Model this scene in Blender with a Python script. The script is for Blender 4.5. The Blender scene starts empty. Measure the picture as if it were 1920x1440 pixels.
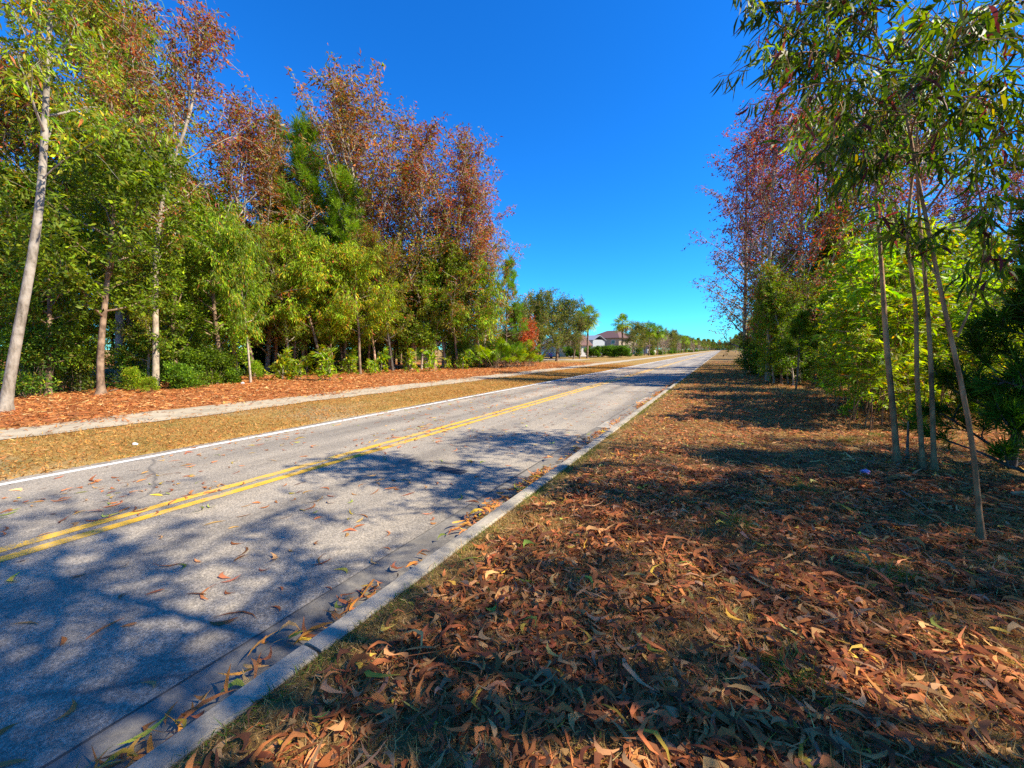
import bpy, math, random
import numpy as np

sc = bpy.context.scene
COL = sc.collection
R_ = math.radians

# ------------------------------------------------------------------ camera, sky, sun, exposure
EYE = np.array([0.0, 0.0, 1.6])
F_PX = 740.0                                   # focal length for a 1920 px wide frame
PITCH, YAW = R_(5.02), R_(28.0)
cam_d = bpy.data.cameras.new("camera")
cam_d.sensor_width = 36.0
cam_d.lens = F_PX / 1920 * 36.0
cam_d.clip_start, cam_d.clip_end = 0.05, 6000
cam = bpy.data.objects.new("camera", cam_d)
COL.objects.link(cam)
cam.location = EYE
cam.rotation_euler = (math.pi / 2 - PITCH, 0, YAW)
sc.camera = cam

SUN_H = np.array([0.972, 0.235])               # compass direction towards the sun
SUN_EL = R_(43)
SUN_ROT = math.atan2(SUN_H[0], SUN_H[1])
world = bpy.data.worlds.new("World")
sc.world = world
world.use_nodes = True
wn = world.node_tree
bg = wn.nodes["Background"]
sky = wn.nodes.new("ShaderNodeTexSky")
sky.sky_type = 'NISHITA'
sky.sun_disc = False
sky.sun_elevation = SUN_EL
sky.sun_rotation = SUN_ROT
sky.altitude = 0
sky.air_density = 1.0
sky.dust_density = 0.0
sky.ozone_density = 4.0
hs = wn.nodes.new("ShaderNodeHueSaturation")
hs.inputs['Saturation'].default_value = 1.25
hs.inputs['Value'].default_value = 1.22
tint = wn.nodes.new("ShaderNodeMix")
tint.data_type = 'RGBA'
tint.blend_type = 'MULTIPLY'
tint.inputs[0].default_value = 1.0
tint.inputs[7].default_value = (0.24, 0.97, 1.5, 1)
wn.links.new(sky.outputs[0], hs.inputs['Color'])
wn.links.new(hs.outputs[0], tint.inputs[6])
wn.links.new(tint.outputs[2], bg.inputs['Color'])
bg.inputs['Strength'].default_value = 0.071

sun_d = bpy.data.lights.new("sun", 'SUN')
sun_d.energy = 5.0
sun_d.angle = R_(0.55)
sun_d.color = (1.0, 0.90, 0.74)
sun = bpy.data.objects.new("sun", sun_d)
COL.objects.link(sun)
sun.location = (30, 8, 40)
sun.rotation_euler = (math.pi / 2 - SUN_EL, 0, math.pi - SUN_ROT)

vs = sc.view_settings
vs.view_transform = 'Standard'
vs.look = 'None'
vs.exposure = 1.1
vs.gamma = 1.0
cy = sc.cycles
cy.use_denoising = False
cy.max_bounces = 6
cy.diffuse_bounces = 3
cy.glossy_bounces = 2
cy.transmission_bounces = 4
cy.sample_clamp_indirect = 4.0

# ------------------------------------------------------------------ helpers
FH = np.array([-math.sin(YAW), math.cos(YAW), 0])
RT = np.array([math.cos(YAW), math.sin(YAW), 0])
FW = np.array([*(FH[:2] * math.cos(PITCH)), -math.sin(PITCH)])
UP = np.array([*(FH[:2] * math.sin(PITCH)), math.cos(PITCH)])


def ray(px, py):
    return FW + RT * (px - 960) / F_PX + UP * (720 - py) / F_PX


def spot(px, py, z=-0.1):
    """the ground point surveyed at a pixel of the photograph"""
    d = ray(px, py)
    p = EYE + d * ((z - EYE[2]) / d[2])
    return float(p[0]), float(p[1])


def at(px, py, depth):
    """the point at a pixel and a depth in metres"""
    return EYE + ray(px, py) * depth


def height_of(py, x, y, px=None, z0=-0.1):
    """real height of something standing at x, y whose top shows at row py"""
    d0 = np.array([x, y, 0]) - np.array([0, 0, 0])
    depth = d0 @ FH
    # vertical offset: solve along the pitched camera
    v = (720 - py) / F_PX
    # point (depth along FH, height h above eye): (h cosP + depth sinP)/(depth cosP - h sinP) = v
    h = depth * (v * math.cos(PITCH) - math.sin(PITCH)) / (math.cos(PITCH) + v * math.sin(PITCH))
    return EYE[2] + h - z0


def frame_px(P):
    d = P - EYE
    z = d @ FW
    z = np.where(z < 0.05, 0.05, z)
    return 960 + F_PX * (d @ RT) / z, 720 - F_PX * (d @ UP) / z, d @ FW


def norm(a):
    return a / np.maximum(np.linalg.norm(a, axis=-1, keepdims=True), 1e-9)


def mesh_np(name, V, Q, C=None, smooth=False):
    V = np.asarray(V, np.float32)
    Q = np.asarray(Q, np.int32)
    me = bpy.data.meshes.new(name)
    me.vertices.add(len(V))
    me.vertices.foreach_set("co", V.ravel())
    me.loops.add(Q.size)
    me.loops.foreach_set("vertex_index", Q.ravel())
    me.polygons.add(len(Q))
    me.polygons.foreach_set("loop_start", np.arange(0, Q.size, Q.shape[1], dtype=np.int32))
    if smooth:
        me.polygons.foreach_set("use_smooth", np.ones(len(Q), bool))
    me.update(calc_edges=True)
    if C is not None:
        a = me.color_attributes.new("tint", 'FLOAT_COLOR', 'POINT')
        rgba = np.ones((len(V), 4), np.float32)
        rgba[:, :3] = C
        a.data.foreach_set("color", rgba.ravel())
    return me


def mesh_py(name, verts, faces):
    me = bpy.data.meshes.new(name)
    me.from_pydata([tuple(map(float, v)) for v in verts], [], faces)
    me.update()
    return me


def obj(name, me, mat=None, parent=None, loc=None):
    o = bpy.data.objects.new(name, me)
    COL.objects.link(o)
    if mat is not None and len(me.materials) == 0:
        me.materials.append(mat)
    if parent is not None:
        o.parent = parent
    if loc is not None:
        o.location = loc
    return o


def tag(o, label=None, cat=None, group=None, kind=None):
    if label: o["label"] = label
    if cat: o["category"] = cat
    if group: o["group"] = group
    if kind: o["kind"] = kind
    return o


def thing(name, label, cat, loc=(0, 0, 0), rotz=0, scale=1, group=None):
    o = bpy.data.objects.new(name, None)
    o.empty_display_size = 0.3
    COL.objects.link(o)
    o.location = loc
    o.rotation_euler = (0, 0, rotz)
    o.scale = (scale,) * 3 if np.isscalar(scale) else scale
    return tag(o, label, cat, group)


# ------------------------------------------------------------------ materials
def new_mat(name):
    m = bpy.data.materials.new(name)
    m.use_nodes = True
    nt = m.node_tree
    return m, nt, nt.nodes["Principled BSDF"]


def nd(nt, typ, **kw):
    n = nt.nodes.new(typ)
    for k, v in kw.items():
        if k in n.inputs:
            n.inputs[k].default_value = v
        else:
            setattr(n, k, v)
    return n


def ramp(nt, fac, stops):
    r = nt.nodes.new("ShaderNodeValToRGB")
    while len(r.color_ramp.elements) < len(stops):
        r.color_ramp.elements.new(0.5)
    for e, (p, c) in zip(r.color_ramp.elements, stops):
        e.position = p
        e.color = (*c, 1) if len(c) == 3 else c
    nt.links.new(fac, r.inputs[0])
    return r.outputs[0]


def noise(nt, vec, scale, detail=4, rough=0.55):
    n = nd(nt, "ShaderNodeTexNoise", Scale=scale, Detail=detail, Roughness=rough)
    if vec is not None:
        nt.links.new(vec, n.inputs['Vector'])
    return n.outputs['Fac']


def mixc(nt, fac, a, b, mode='MIX'):
    m = nt.nodes.new("ShaderNodeMix")
    m.data_type = 'RGBA'
    m.blend_type = mode
    for sock, v in ((m.inputs[0], fac), (m.inputs[6], a), (m.inputs[7], b)):
        if hasattr(v, 'is_linked') or hasattr(v, 'links'):
            nt.links.new(v, sock)
        elif isinstance(v, (int, float)):
            sock.default_value = v
        else:
            sock.default_value = (*v, 1)
    return m.outputs[2]


def wpos(nt):
    return nt.nodes.new("ShaderNodeNewGeometry").outputs['Position']


def bump(nt, bs, h, strength=0.4, dist=0.02):
    b = nd(nt, "ShaderNodeBump", Strength=strength, Distance=dist)
    nt.links.new(h, b.inputs['Height'])
    nt.links.new(b.outputs[0], bs.inputs['Normal'])


def leaf_material(name, trans=0.35, rough=0.5, vary=True, spec=0.35, tsat=1.15):
    m, nt, bs = new_mat(name)
    a = nd(nt, "ShaderNodeAttribute", attribute_name="tint")
    col = a.outputs['Color']
    if vary:
        oi = nt.nodes.new("ShaderNodeObjectInfo")
        h = nd(nt, "ShaderNodeHueSaturation")
        mr = nd(nt, "ShaderNodeMapRange")
        mr.inputs['To Min'].default_value = 0.78
        mr.inputs['To Max'].default_value = 1.2
        nt.links.new(oi.outputs['Random'], mr.inputs['Value'])
        nt.links.new(mr.outputs[0], h.inputs['Value'])
        mul = nd(nt, "ShaderNodeMath", operation='MULTIPLY_ADD')
        mul.inputs[1].default_value = 0.035
        mul.inputs[2].default_value = 0.4825
        fr = nd(nt, "ShaderNodeMath", operation='FRACT')
        m7 = nd(nt, "ShaderNodeMath", operation='MULTIPLY')
        m7.inputs[1].default_value = 7.31
        nt.links.new(oi.outputs['Random'], m7.inputs[0])
        nt.links.new(m7.outputs[0], fr.inputs[0])
        nt.links.new(fr.outputs[0], mul.inputs[0])
        nt.links.new(mul.outputs[0], h.inputs['Hue'])
        nt.links.new(col, h.inputs['Color'])
        col = h.outputs[0]
    nt.links.new(col, bs.inputs['Base Color'])
    bs.inputs['Roughness'].default_value = rough
    bs.inputs['Specular IOR Level'].default_value = spec
    if trans > 0:
        t = nt.nodes.new("ShaderNodeBsdfTranslucent")
        hs2 = nd(nt, "ShaderNodeHueSaturation", Saturation=tsat, Value=1.5)
        nt.links.new(col, hs2.inputs['Color'])
        nt.links.new(hs2.outputs[0], t.inputs['Color'])
        mx = nt.nodes.new("ShaderNodeMixShader")
        mx.inputs[0].default_value = trans
        nt.links.new(bs.outputs[0], mx.inputs[1])
        nt.links.new(t.outputs[0], mx.inputs[2])
        out = nt.nodes["Material Output"]
        nt.links.new(mx.outputs[0], out.inputs['Surface'])
    return m


def bark_material(name, c0, c1, c2, scale=9.0):
    m, nt, bs = new_mat(name)
    tc = nt.nodes.new("ShaderNodeTexCoord").outputs['Object']
    mp = nd(nt, "ShaderNodeMapping")
    mp.inputs['Scale'].default_value = (1, 1, 0.28)
    nt.links.new(tc, mp.inputs[0])
    n1 = noise(nt, mp.outputs[0], scale * 2.2, 6, 0.65)
    n2 = noise(nt, tc, scale * 0.35, 3)
    base = ramp(nt, n1, [(0.32, c0), (0.55, c1), (0.75, c2)])
    col = mixc(nt, ramp(nt, n2, [(0.45, (0, 0, 0)), (0.62, (1, 1, 1))]), base, c2)
    nt.links.new(col, bs.inputs['Base Color'])
    bs.inputs['Roughness'].default_value = 0.85
    bump(nt, bs, n1, 0.8, 0.02)
    return m


def plain_material(name, c, rough=0.6, var=0.12, scale=3.0, metal=0.0):
    m, nt, bs = new_mat(name)
    n = noise(nt, nt.nodes.new("ShaderNodeTexCoord").outputs['Object'], scale, 4)
    lo = tuple(x * (1 - var) for x in c)
    hi = tuple(min(1, x * (1 + var)) for x in c)
    nt.links.new(ramp(nt, n, [(0.3, lo), (0.7, hi)]), bs.inputs['Base Color'])
    bs.inputs['Roughness'].default_value = rough
    bs.inputs['Metallic'].default_value = metal
    return m


def asphalt_material():
    m, nt, bs = new_mat("asphalt")
    p = wpos(nt)
    fine = noise(nt, p, 70, 3, 0.8)
    grain = ramp(nt, fine, [(0.34, (.135, .117, .09)), (0.5, (.255, .222, .172)), (0.66, (.46, .40, .31))])
    big = noise(nt, p, 0.45, 5, 0.6)
    mp = nd(nt, "ShaderNodeMapping")
    mp.inputs['Scale'].default_value = (1.6, 0.12, 1)
    nt.links.new(p, mp.inputs[0])
    streak = noise(nt, mp.outputs[0], 1.0, 4)
    c = mixc(nt, 1.0, grain, ramp(nt, big, [(0.3, (.78, .77, .76)), (0.5, (1, 1, 1)), (0.7, (1.16, 1.14, 1.1))]), 'MULTIPLY')
    c = mixc(nt, 1.0, c, ramp(nt, streak, [(0.35, (.76, .76, .77)), (0.5, (1, 1, 1)), (0.65, (1.18, 1.16, 1.12))]), 'MULTIPLY')
    sx = nd(nt, "ShaderNodeSeparateXYZ")
    nt.links.new(p, sx.inputs[0])
    ad = nd(nt, "ShaderNodeMath", operation='MULTIPLY_ADD')
    nt.links.new(big, ad.inputs[0])
    ad.inputs[1].default_value = .5
    nt.links.new(sx.outputs[0], ad.inputs[2])
    mr = nd(nt, "ShaderNodeMapRange")
    mr.inputs['From Min'].default_value = -8.2
    mr.inputs['From Max'].default_value = -2.2
    nt.links.new(ad.outputs[0], mr.inputs['Value'])
    lo, hi = (.86, .86, .86), (1.1, 1.09, 1.07)
    c = mixc(nt, 1.0, c, ramp(nt, mr.outputs[0], [(0.0, lo), (.12, hi), (.22, lo), (.34, hi), (.48, lo), (.62, hi), (.73, lo), (.85, hi), (1, lo)]), 'MULTIPLY')
    # hairline cracks
    vo = nd(nt, "ShaderNodeTexVoronoi", feature='DISTANCE_TO_EDGE', Scale=0.32)
    wv = nd(nt, "ShaderNodeMix", data_type='VECTOR')
    nz = nd(nt, "ShaderNodeTexNoise", Scale=1.3, Detail=6)
    nt.links.new(p, nz.inputs['Vector'])
    wv.inputs[0].default_value = 0.3
    nt.links.new(p, wv.inputs[4])
    nt.links.new(nz.outputs['Color'], wv.inputs[5])
    nt.links.new(wv.outputs[1], vo.inputs['Vector'])
    crack = ramp(nt, vo.outputs['Distance'], [(0.0, (1, 1, 1)), (0.007, (0, 0, 0))])
    gate = ramp(nt, noise(nt, p, 0.23, 2), [(0.48, (0, 0, 0)), (0.56, (0.7, 0.7, 0.7))])
    cf = mixc(nt, 1.0, crack, gate, 'MULTIPLY')
    c = mixc(nt, cf, c, (.07, .065, .06))
    nt.links.new(c, bs.inputs['Base Color'])
    bs.inputs['Roughness'].default_value = 0.88
    bump(nt, bs, fine, 0.55, 0.008)
    return m


def concrete_material(name, c, fine=60, dirt=0.5):
    m, nt, bs = new_mat(name)
    p = wpos(nt)
    n1 = noise(nt, p, 2.2, 6, 0.62)
    n2 = noise(nt, p, fine, 3, 0.7)
    d = tuple(x * dirt for x in c)
    base = ramp(nt, n1, [(0.28, d), (0.52, c), (0.8, tuple(x * 1.15 for x in c))])
    col = mixc(nt, 1.0, base, ramp(nt, n2, [(0.3, (.74, .74, .74)), (0.7, (1.15, 1.15, 1.15))]), 'MULTIPLY')
    nt.links.new(col, bs.inputs['Base Color'])
    bs.inputs['Roughness'].default_value = 0.85
    bump(nt, bs, n2, 0.35, 0.006)
    return m


def paint_material(name, c, worn=0.58):
    m, nt, bs = new_mat(name)
    p = wpos(nt)
    n1 = noise(nt, p, 80, 3, 0.75)
    n2 = noise(nt, p, 3.0, 5, 0.6)
    w = ramp(nt, mixc(nt, 0.5, n1, n2), [(worn - .04, (0, 0, 0)), (worn + .05, (1, 1, 1))])
    tone = mixc(nt, 1.0, c, ramp(nt, n2, [(0.3, (.8, .8, .78)), (0.7, (1.08, 1.08, 1.08))]), 'MULTIPLY')
    nt.links.new(mixc(nt, w, tone, (.24, .23, .2)), bs.inputs['Base Color'])
    bs.inputs['Roughness'].default_value = 0.7
    bump(nt, bs, n1, 0.4, 0.006)
    return m


def ground_material():
    m, nt, bs = new_mat("ground_soil")
    p = wpos(nt)
    sx = nd(nt, "ShaderNodeSeparateXYZ")
    nt.links.new(p, sx.inputs[0])
    n1 = noise(nt, p, 1.1, 6, 0.65)
    n2 = noise(nt, p, 22, 5, 0.7)
    n3 = noise(nt, p, 0.25, 4)
    mp = nd(nt, "ShaderNodeMapping")
    mp.inputs['Scale'].default_value = (3, 1, 1)
    nt.links.new(p, mp.inputs[0])
    grass = ramp(nt, n2, [(0.3, (.13, .08, .022)), (0.5, (.31, .185, .05)), (0.68, (.48, .31, .10))])
    grass = mixc(nt, ramp(nt, n1, [(0.48, (0, 0, 0)), (0.68, (.7, .7, .7))]), grass, (.15, .14, .035))
    grass = mixc(nt, ramp(nt, n3, [(0.55, (0, 0, 0)), (0.7, (.6, .6, .6))]), grass, (.30, .26, .17))
    litter = ramp(nt, n2, [(0.3, (.16, .055, .02)), (0.5, (.38, .14, .042)), (0.7, (.56, .25, .09))])
    verge = ramp(nt, n2, [(0.3, (.07, .04, .016)), (0.5, (.21, .125, .045)), (0.7, (.36, .22, .085))])
    # zones across the road, edges wobbling with the noise
    wob = nd(nt, "ShaderNodeMath", operation='MULTIPLY_ADD')
    nt.links.new(n1, wob.inputs[0])
    wob.inputs[1].default_value = 2.4
    nt.links.new(sx.outputs[0], wob.inputs[2])

    def step(v, a, b):
        r = nd(nt, "ShaderNodeMapRange")
        r.inputs['From Min'].default_value = a
        r.inputs['From Max'].default_value = b
        nt.links.new(v, r.inputs['Value'])
        return r.outputs[0]
    left = mixc(nt, step(wob.outputs[0], -12.6, -11.7), litter, grass)
    yfar = step(sx.outputs[1], 34, 52)
    left = mixc(nt, yfar, left, grass)
    rfar = step(sx.outputs[1], 12, 34)
    right = mixc(nt, rfar, verge, mixc(nt, 0.35, verge, grass))
    col = mixc(nt, step(sx.outputs[0], -5.5, -4.5), left, right)
    nt.links.new(col, bs.inputs['Base Color'])
    bs.inputs['Roughness'].default_value = 0.95
    bs.inputs['Specular IOR Level'].default_value = 0.1
    bump(nt, bs, n2, 0.8, 0.04)
    return m


M = {
    'leaf': leaf_material("leaf", 0.38, 0.55, spec=0.22),
    'leaf_near': leaf_material("leaf_near", 0.45, 0.5, spec=0.25),
    'dry': leaf_material("dry_leaf", 0.18, 0.65, vary=False, spec=0.12, tsat=1.0),
    'blade': leaf_material("grass_blade", 0.3, 0.7, vary=False, spec=0.15),
    'bark_grey': bark_material("bark_grey", (.10, .08, .055), (.25, .205, .15), (.36, .31, .24), 7),
    'bark_brown': bark_material("bark_brown", (.06, .036, .02), (.18, .11, .062), (.32, .215, .13), 8),
    'bark_orange': bark_material("bark_orange", (.12, .055, .03), (.36, .19, .10), (.60, .40, .27), 5),
    'bark_warm': bark_material("bark_warm", (.09, .04, .015), (.31, .15, .056), (.47, .26, .115), 6),
    'bark_pale': bark_material("bark_pale", (.18, .14, .10), (.34, .27, .19), (.46, .38, .27), 10),
    'bark_dark': bark_material("bark_dark", (.03, .022, .016), (.075, .055, .04), (.14, .11, .085), 9),
    'asphalt': asphalt_material(),
    'kerb': concrete_material("kerb_concrete", (.37, .32, .235), dirt=.5),
    'gutter': concrete_material("gutter_concrete", (.20, .178, .14), dirt=.55, fine=25),
    'walk': concrete_material("path_concrete", (.44, .365, .24), dirt=.6),
    'gutter_pale': concrete_material("pale_gutter_concrete", (.36, .32, .25), dirt=.7),
    'yellow': paint_material("yellow_paint", (.74, .43, .03), .55),
    'white': paint_material("white_paint", (.78, .76, .70), .6),
    'ground': ground_material(),
}

# ------------------------------------------------------------------ the land
def gz(x, y):
    x = np.asarray(x, float)
    y = np.asarray(y, float)
    w = (0.5 * np.sin(x * 1.3 + y * .7) + 0.5 * np.sin(x * .6 - y * 1.1 + 1.0) + 0.4 * np.sin(2.3 * x + .4 * y) +
         0.35 * np.sin(3.9 * y - 1.7 * x + 2) * .6)
    rt = np.clip((x + 1.8) / 2.0, 0, 1)
    zr = -0.012 + 0.018 * w * rt + 0.02 * rt
    t = np.clip((-8.4 - x) / 3.0, 0, 1)
    z_l = -0.146 + 0.046 * t + 0.02 * w * np.clip((-13.6 - x) / 3.0, 0, 1)
    return np.where(x > -5, zr, z_l)


xs = np.concatenate([[-2500, -900, -300, -120, -70], np.arange(-50, -30, 2.0), np.arange(-30, -8.6, .4), [-8.46, -8.44, -1.90, -1.86, -1.8],
                     np.arange(-1.5, 14, .3), np.arange(14, 40, 2.0), [70, 120, 300, 900, 2500]])
ys = np.concatenate([[-1500, -300, -60, -20], np.arange(-8, 30, .4), np.arange(30, 90, 2.0), np.arange(90, 300, 15.0), [300, 450, 700, 1200, 4000]])
gx, gy = np.meshgrid(xs, ys)
gzv = gz(gx, gy)
gzv[:, np.where((xs >= -8.441) & (xs <= -1.899))[0]] = -0.24
V = np.stack([gx, gy, gzv], -1).reshape(-1, 3)
nx, ny = len(xs), len(ys)
ii, jj = np.meshgrid(np.arange(nx - 1), np.arange(ny - 1))
b = (jj * nx + ii).ravel()
Q = np.stack([b, b + 1, b + nx + 1, b + nx], -1)
tag(obj("ground", mesh_np("ground", V, Q, smooth=True), M['ground']), kind="structure")

YEND = 860.0


def strip(name, x0, x1, z, mat, y0=-14, y1=YEND, wob=0, step=0.35, tilt=0.0):
    if wob:
        yy = np.concatenate([np.arange(y0, min(y1, 60), step), np.arange(60, y1, 12.0), [y1]])
    else:
        yy = np.array([y0, 60, 200, y1])
        yy = yy[(yy >= y0) & (yy <= y1)]
    rg = np.random.default_rng(abs(hash(name)) % 1000 if False else len(name) * 7)
    a = x0 + wob * rg.normal(size=len(yy)) * .5 + wob * np.sin(yy * .9) + wob * np.sin(yy * 2.3 + 1) * .6
    c = x1 + wob * rg.normal(size=len(yy)) * .5 + wob * np.sin(yy * 1.1 + 2) + wob * np.sin(yy * 2.9) * .6
    v = np.concatenate([np.stack([a, yy, np.full_like(yy, z)], -1), np.stack([c, yy, np.full_like(yy, z + tilt)], -1)])
    n = len(yy)
    k = np.arange(n - 1)
    q = np.stack([k, k + n, k + n + 1, k + 1], -1)
    return tag(obj(name, mesh_np(name, v, q), mat), kind="structure")


strip("road", -8.46, -2.44, -0.15, M['asphalt'], wob=0.0)
strip("gutter", -2.445, -1.985, -0.1455, M['gutter'], tilt=-0.012)
strip("gutter_joint", -2.455, -2.439, -0.1445, plain_material("joint_dirt", (.08, .07, .055), .95, .3, 20), wob=.004)
strip("road_edge_line", -8.26, -8.13, -0.146, M['white'], wob=0.006)
strip("road_centre_line", -5.575, -5.435, -0.146, M['yellow'], wob=0.005)
strip("road_centre_line", -5.325, -5.185, -0.146, M['yellow'], wob=0.005)
strip("footpath", -13.55, -11.72, -0.085, M['walk'], wob=0.085)

# kerb: rounded profile in 3 m lengths with open joints
prof = [(-1.99, -.25), (-1.985, -.16), (-1.972, -.05), (-1.962, -.012), (-1.942, 0.004), (-1.90, 0.009), (-1.825, .006), (-1.812, -.004), (-1.81, -.25)]
kv, kf = [], []
y = -14.0
rk = random.Random(4)
while y < 260:
    L = 3.05 if y < 60 else 12.0
    dz, dx = rk.uniform(-.004, .004), rk.uniform(-.004, .004)
    n0 = len(kv)
    for yy in (y + .011, y + L - .011):
        for (px, pz) in prof:
            kv.append((px + dx, yy, pz + dz))
    n = len(prof)
    for k in range(n - 1):
        kf.append((n0 + k, n0 + n + k, n0 + n + k + 1, n0 + k + 1))
    kf.append(tuple(n0 + k for k in range(n)))
    kf.append(tuple(n0 + n + k for k in reversed(range(n))))
    y += L
tag(obj("kerb", mesh_py("kerb", kv, kf), M['kerb']), kind="structure")

# paler concrete patches laid over the gutter and a dark patch in the asphalt
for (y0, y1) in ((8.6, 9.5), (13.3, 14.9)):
    strip("gutter_apron", -2.43, -2.0, -0.139, M['gutter_pale'], y0, y1)
strip("asphalt_patch", -3.62, -3.18, -0.1445, plain_material("fresh_asphalt", (.05, .05, .052), .9, .3, 30), 4.42, 4.62, wob=0.02, step=.06)

# driveway and side street by the houses
strip("driveway", -46, -19, -0.083, M['walk'], 58, 64.5)
strip("side_street", -60, -24, -0.081, M['walk'], 86, 92)

# ------------------------------------------------------------------ plant geometry
def tube(pts, radii, k=6):
    pts = np.asarray(pts, float)
    n = len(pts)
    t = norm(np.gradient(pts, axis=0))
    ref = np.array([1.0, 0.13, 0.07]) if abs(t[0][0]) < .8 else np.array([.1, 1.0, .05])
    s = norm(np.cross(t, ref))
    u = np.cross(t, s)
    a = np.arange(k) * 2 * math.pi / k
    r = np.asarray(radii, float)[:, None, None]
    v = pts[:, None, :] + r * (np.cos(a)[None, :, None] * s[:, None, :] + np.sin(a)[None, :, None] * u[:, None, :])
    i = np.arange(n - 1)[:, None] * k
    j = np.arange(k)[None, :]
    q = np.stack([i + j, i + (j + 1) % k, i + k + (j + 1) % k, i + k + j], -1).reshape(-1, 4)
    return v.reshape(-1, 3), q


class Wood:
    def __init__(s):
        s.v, s.q, s.n = [], [], 0

    def add(s, pts, radii, k=6):
        v, q = tube(pts, radii, k)
        s.v.append(v)
        s.q.append(q + s.n)
        s.n += len(v)

    def mesh(s, name="trunk"):
        return mesh_np(name, np.concatenate(s.v), np.concatenate(s.q), smooth=True)


def resample(pts, n):
    pts = np.asarray(pts, float)
    d = np.concatenate([[0], np.cumsum(np.linalg.norm(np.diff(pts, axis=0), axis=1))])
    t = np.linspace(0, d[-1], n)
    out = np.stack([np.interp(t, d, pts[:, k]) for k in range(3)], -1)
    if n > 5:                                   # soften the corners
        for _ in range(2):
            out[1:-1] = .25 * out[:-2] + .5 * out[1:-1] + .25 * out[2:]
    return out


def wander(rng, p0, d0, length, n=6, wob=.12, lift=0.0):
    p = np.array(p0, float)
    d = norm(np.array(d0, float))
    out = [p.copy()]
    for _ in range(n):
        d = norm(d + rng.normal(size=3) * wob + np.array([0, 0, lift / n]))
        p = p + d * (length / n)
        out.append(p.copy())
    return np.array(out)


def kite(P, D, L, W, rng, curv=.15, fold=.12):
    n = len(P)
    D = norm(D)
    S = norm(np.cross(D, rng.normal(size=(n, 3))))
    N = np.cross(S, D)
    L = L[:, None]
    W = W[:, None]
    c = (rng.uniform(-1, 1, size=(n, 1)) * curv)
    m = P + D * L * .45 + S * L * c
    tip = P + D * L
    V = np.stack([P, m + S * W * .5 + N * W * fold, tip, m - S * W * .5 + N * W * fold], 1)
    Q = np.arange(4 * n).reshape(n, 4)
    return V.reshape(-1, 3), Q, 4


def sickle(P, D, L, W, rng, curv=.2, bend=.0, flat=None, stations=(0, .22, .5, .78, 1), widths=(.1, .75, 1, .62, .03), fold=.12):
    n = len(P)
    D = norm(D)
    ref = rng.normal(size=(n, 3)) if flat is None else norm(flat)
    S = norm(np.cross(D, ref))
    N = np.cross(S, D)
    c = (np.where(rng.random(n) < .5, -1, 1) * rng.uniform(.35, 1.25, n) * curv)[:, None]
    bd = (rng.normal(size=n) * bend)[:, None]
    L = L[:, None]
    W = W[:, None]
    rows = []
    for t, w in zip(stations, widths):
        ctr = P + D * L * t * (1 - .25 * abs(c) * t) + S * L * c * 4 * t * (1 - t) + N * L * bd * (2 * t - 1) ** 2
        rows.append(ctr + S * W * .5 * w + N * W * fold * w)
        rows.append(ctr - S * W * .5 * w - N * W * fold * w)
    V = np.stack(rows, 1)
    m = len(stations)
    base = np.array([[2 * k, 2 * k + 1, 2 * k + 3, 2 * k + 2] for k in range(m - 1)])
    Q = (np.arange(n)[:, None, None] * 2 * m + base[None]).reshape(-1, 4)
    return V.reshape(-1, 3), Q, 2 * m


# leaf colours (linear reflectance)
DK, MID, LIME, OLI = (.050, .098, .008), (.125, .215, .010), (.29, .40, .012), (.21, .205, .014)
YEL, RUST, PLUM, TAN = (.48, .33, .015), (.36, .105, .032), (.15, .042, .036), (.34, .20, .07)
PINE, GREY, BRT = (.17, .29, .012), (.13, .14, .045), (.17, .27, .010)


def colours(rng, mix, n, jit=.22):
    cols = np.array([c for c, _ in mix])
    p = np.array([w for _, w in mix], float)
    k = rng.choice(len(cols), size=n, p=p / p.sum())
    c = cols[k] * np.exp(rng.normal(size=(n, 1)) * jit)
    return c * np.exp(rng.normal(size=(n, 3)) * .06)


def crown_mesh(name, rng, P, T, sp, hf, tone):
    """leaves at points P on twigs pointing along T; hf is how high in the crown (0..1)"""
    n = len(P)
    droop = sp.get('droop', .5)
    D = norm(T * sp.get('along', .5) + rng.normal(size=(n, 3)) * sp.get('mess', .6) + np.array([0, 0, -droop]))
    L = sp['L'] * np.exp(rng.normal(size=n) * .22)
    W = sp['W'] * np.exp(rng.normal(size=n) * .2)
    if sp.get('fine'):
        V, Q, k = sickle(P, D, L, W, rng, sp.get('curv', .16), .05)
    else:
        V, Q, k = kite(P, D, L, W, rng, sp.get('curv', .15))
    C = colours(rng, sp['mix'], n)
    if 'top' in sp:                              # the upper crown turns
        u = hf + rng.normal(size=n) * .10 + tone * .14
        C2 = colours(rng, sp['top'], n)
        C = np.where((u > sp.get('turn', .5))[:, None], C2, C)
    C = C * np.exp(tone * .2)[:, None]
    return mesh_np(name, V, Q, np.repeat(C, k, 0), smooth=bool(sp.get('fine')))


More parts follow.
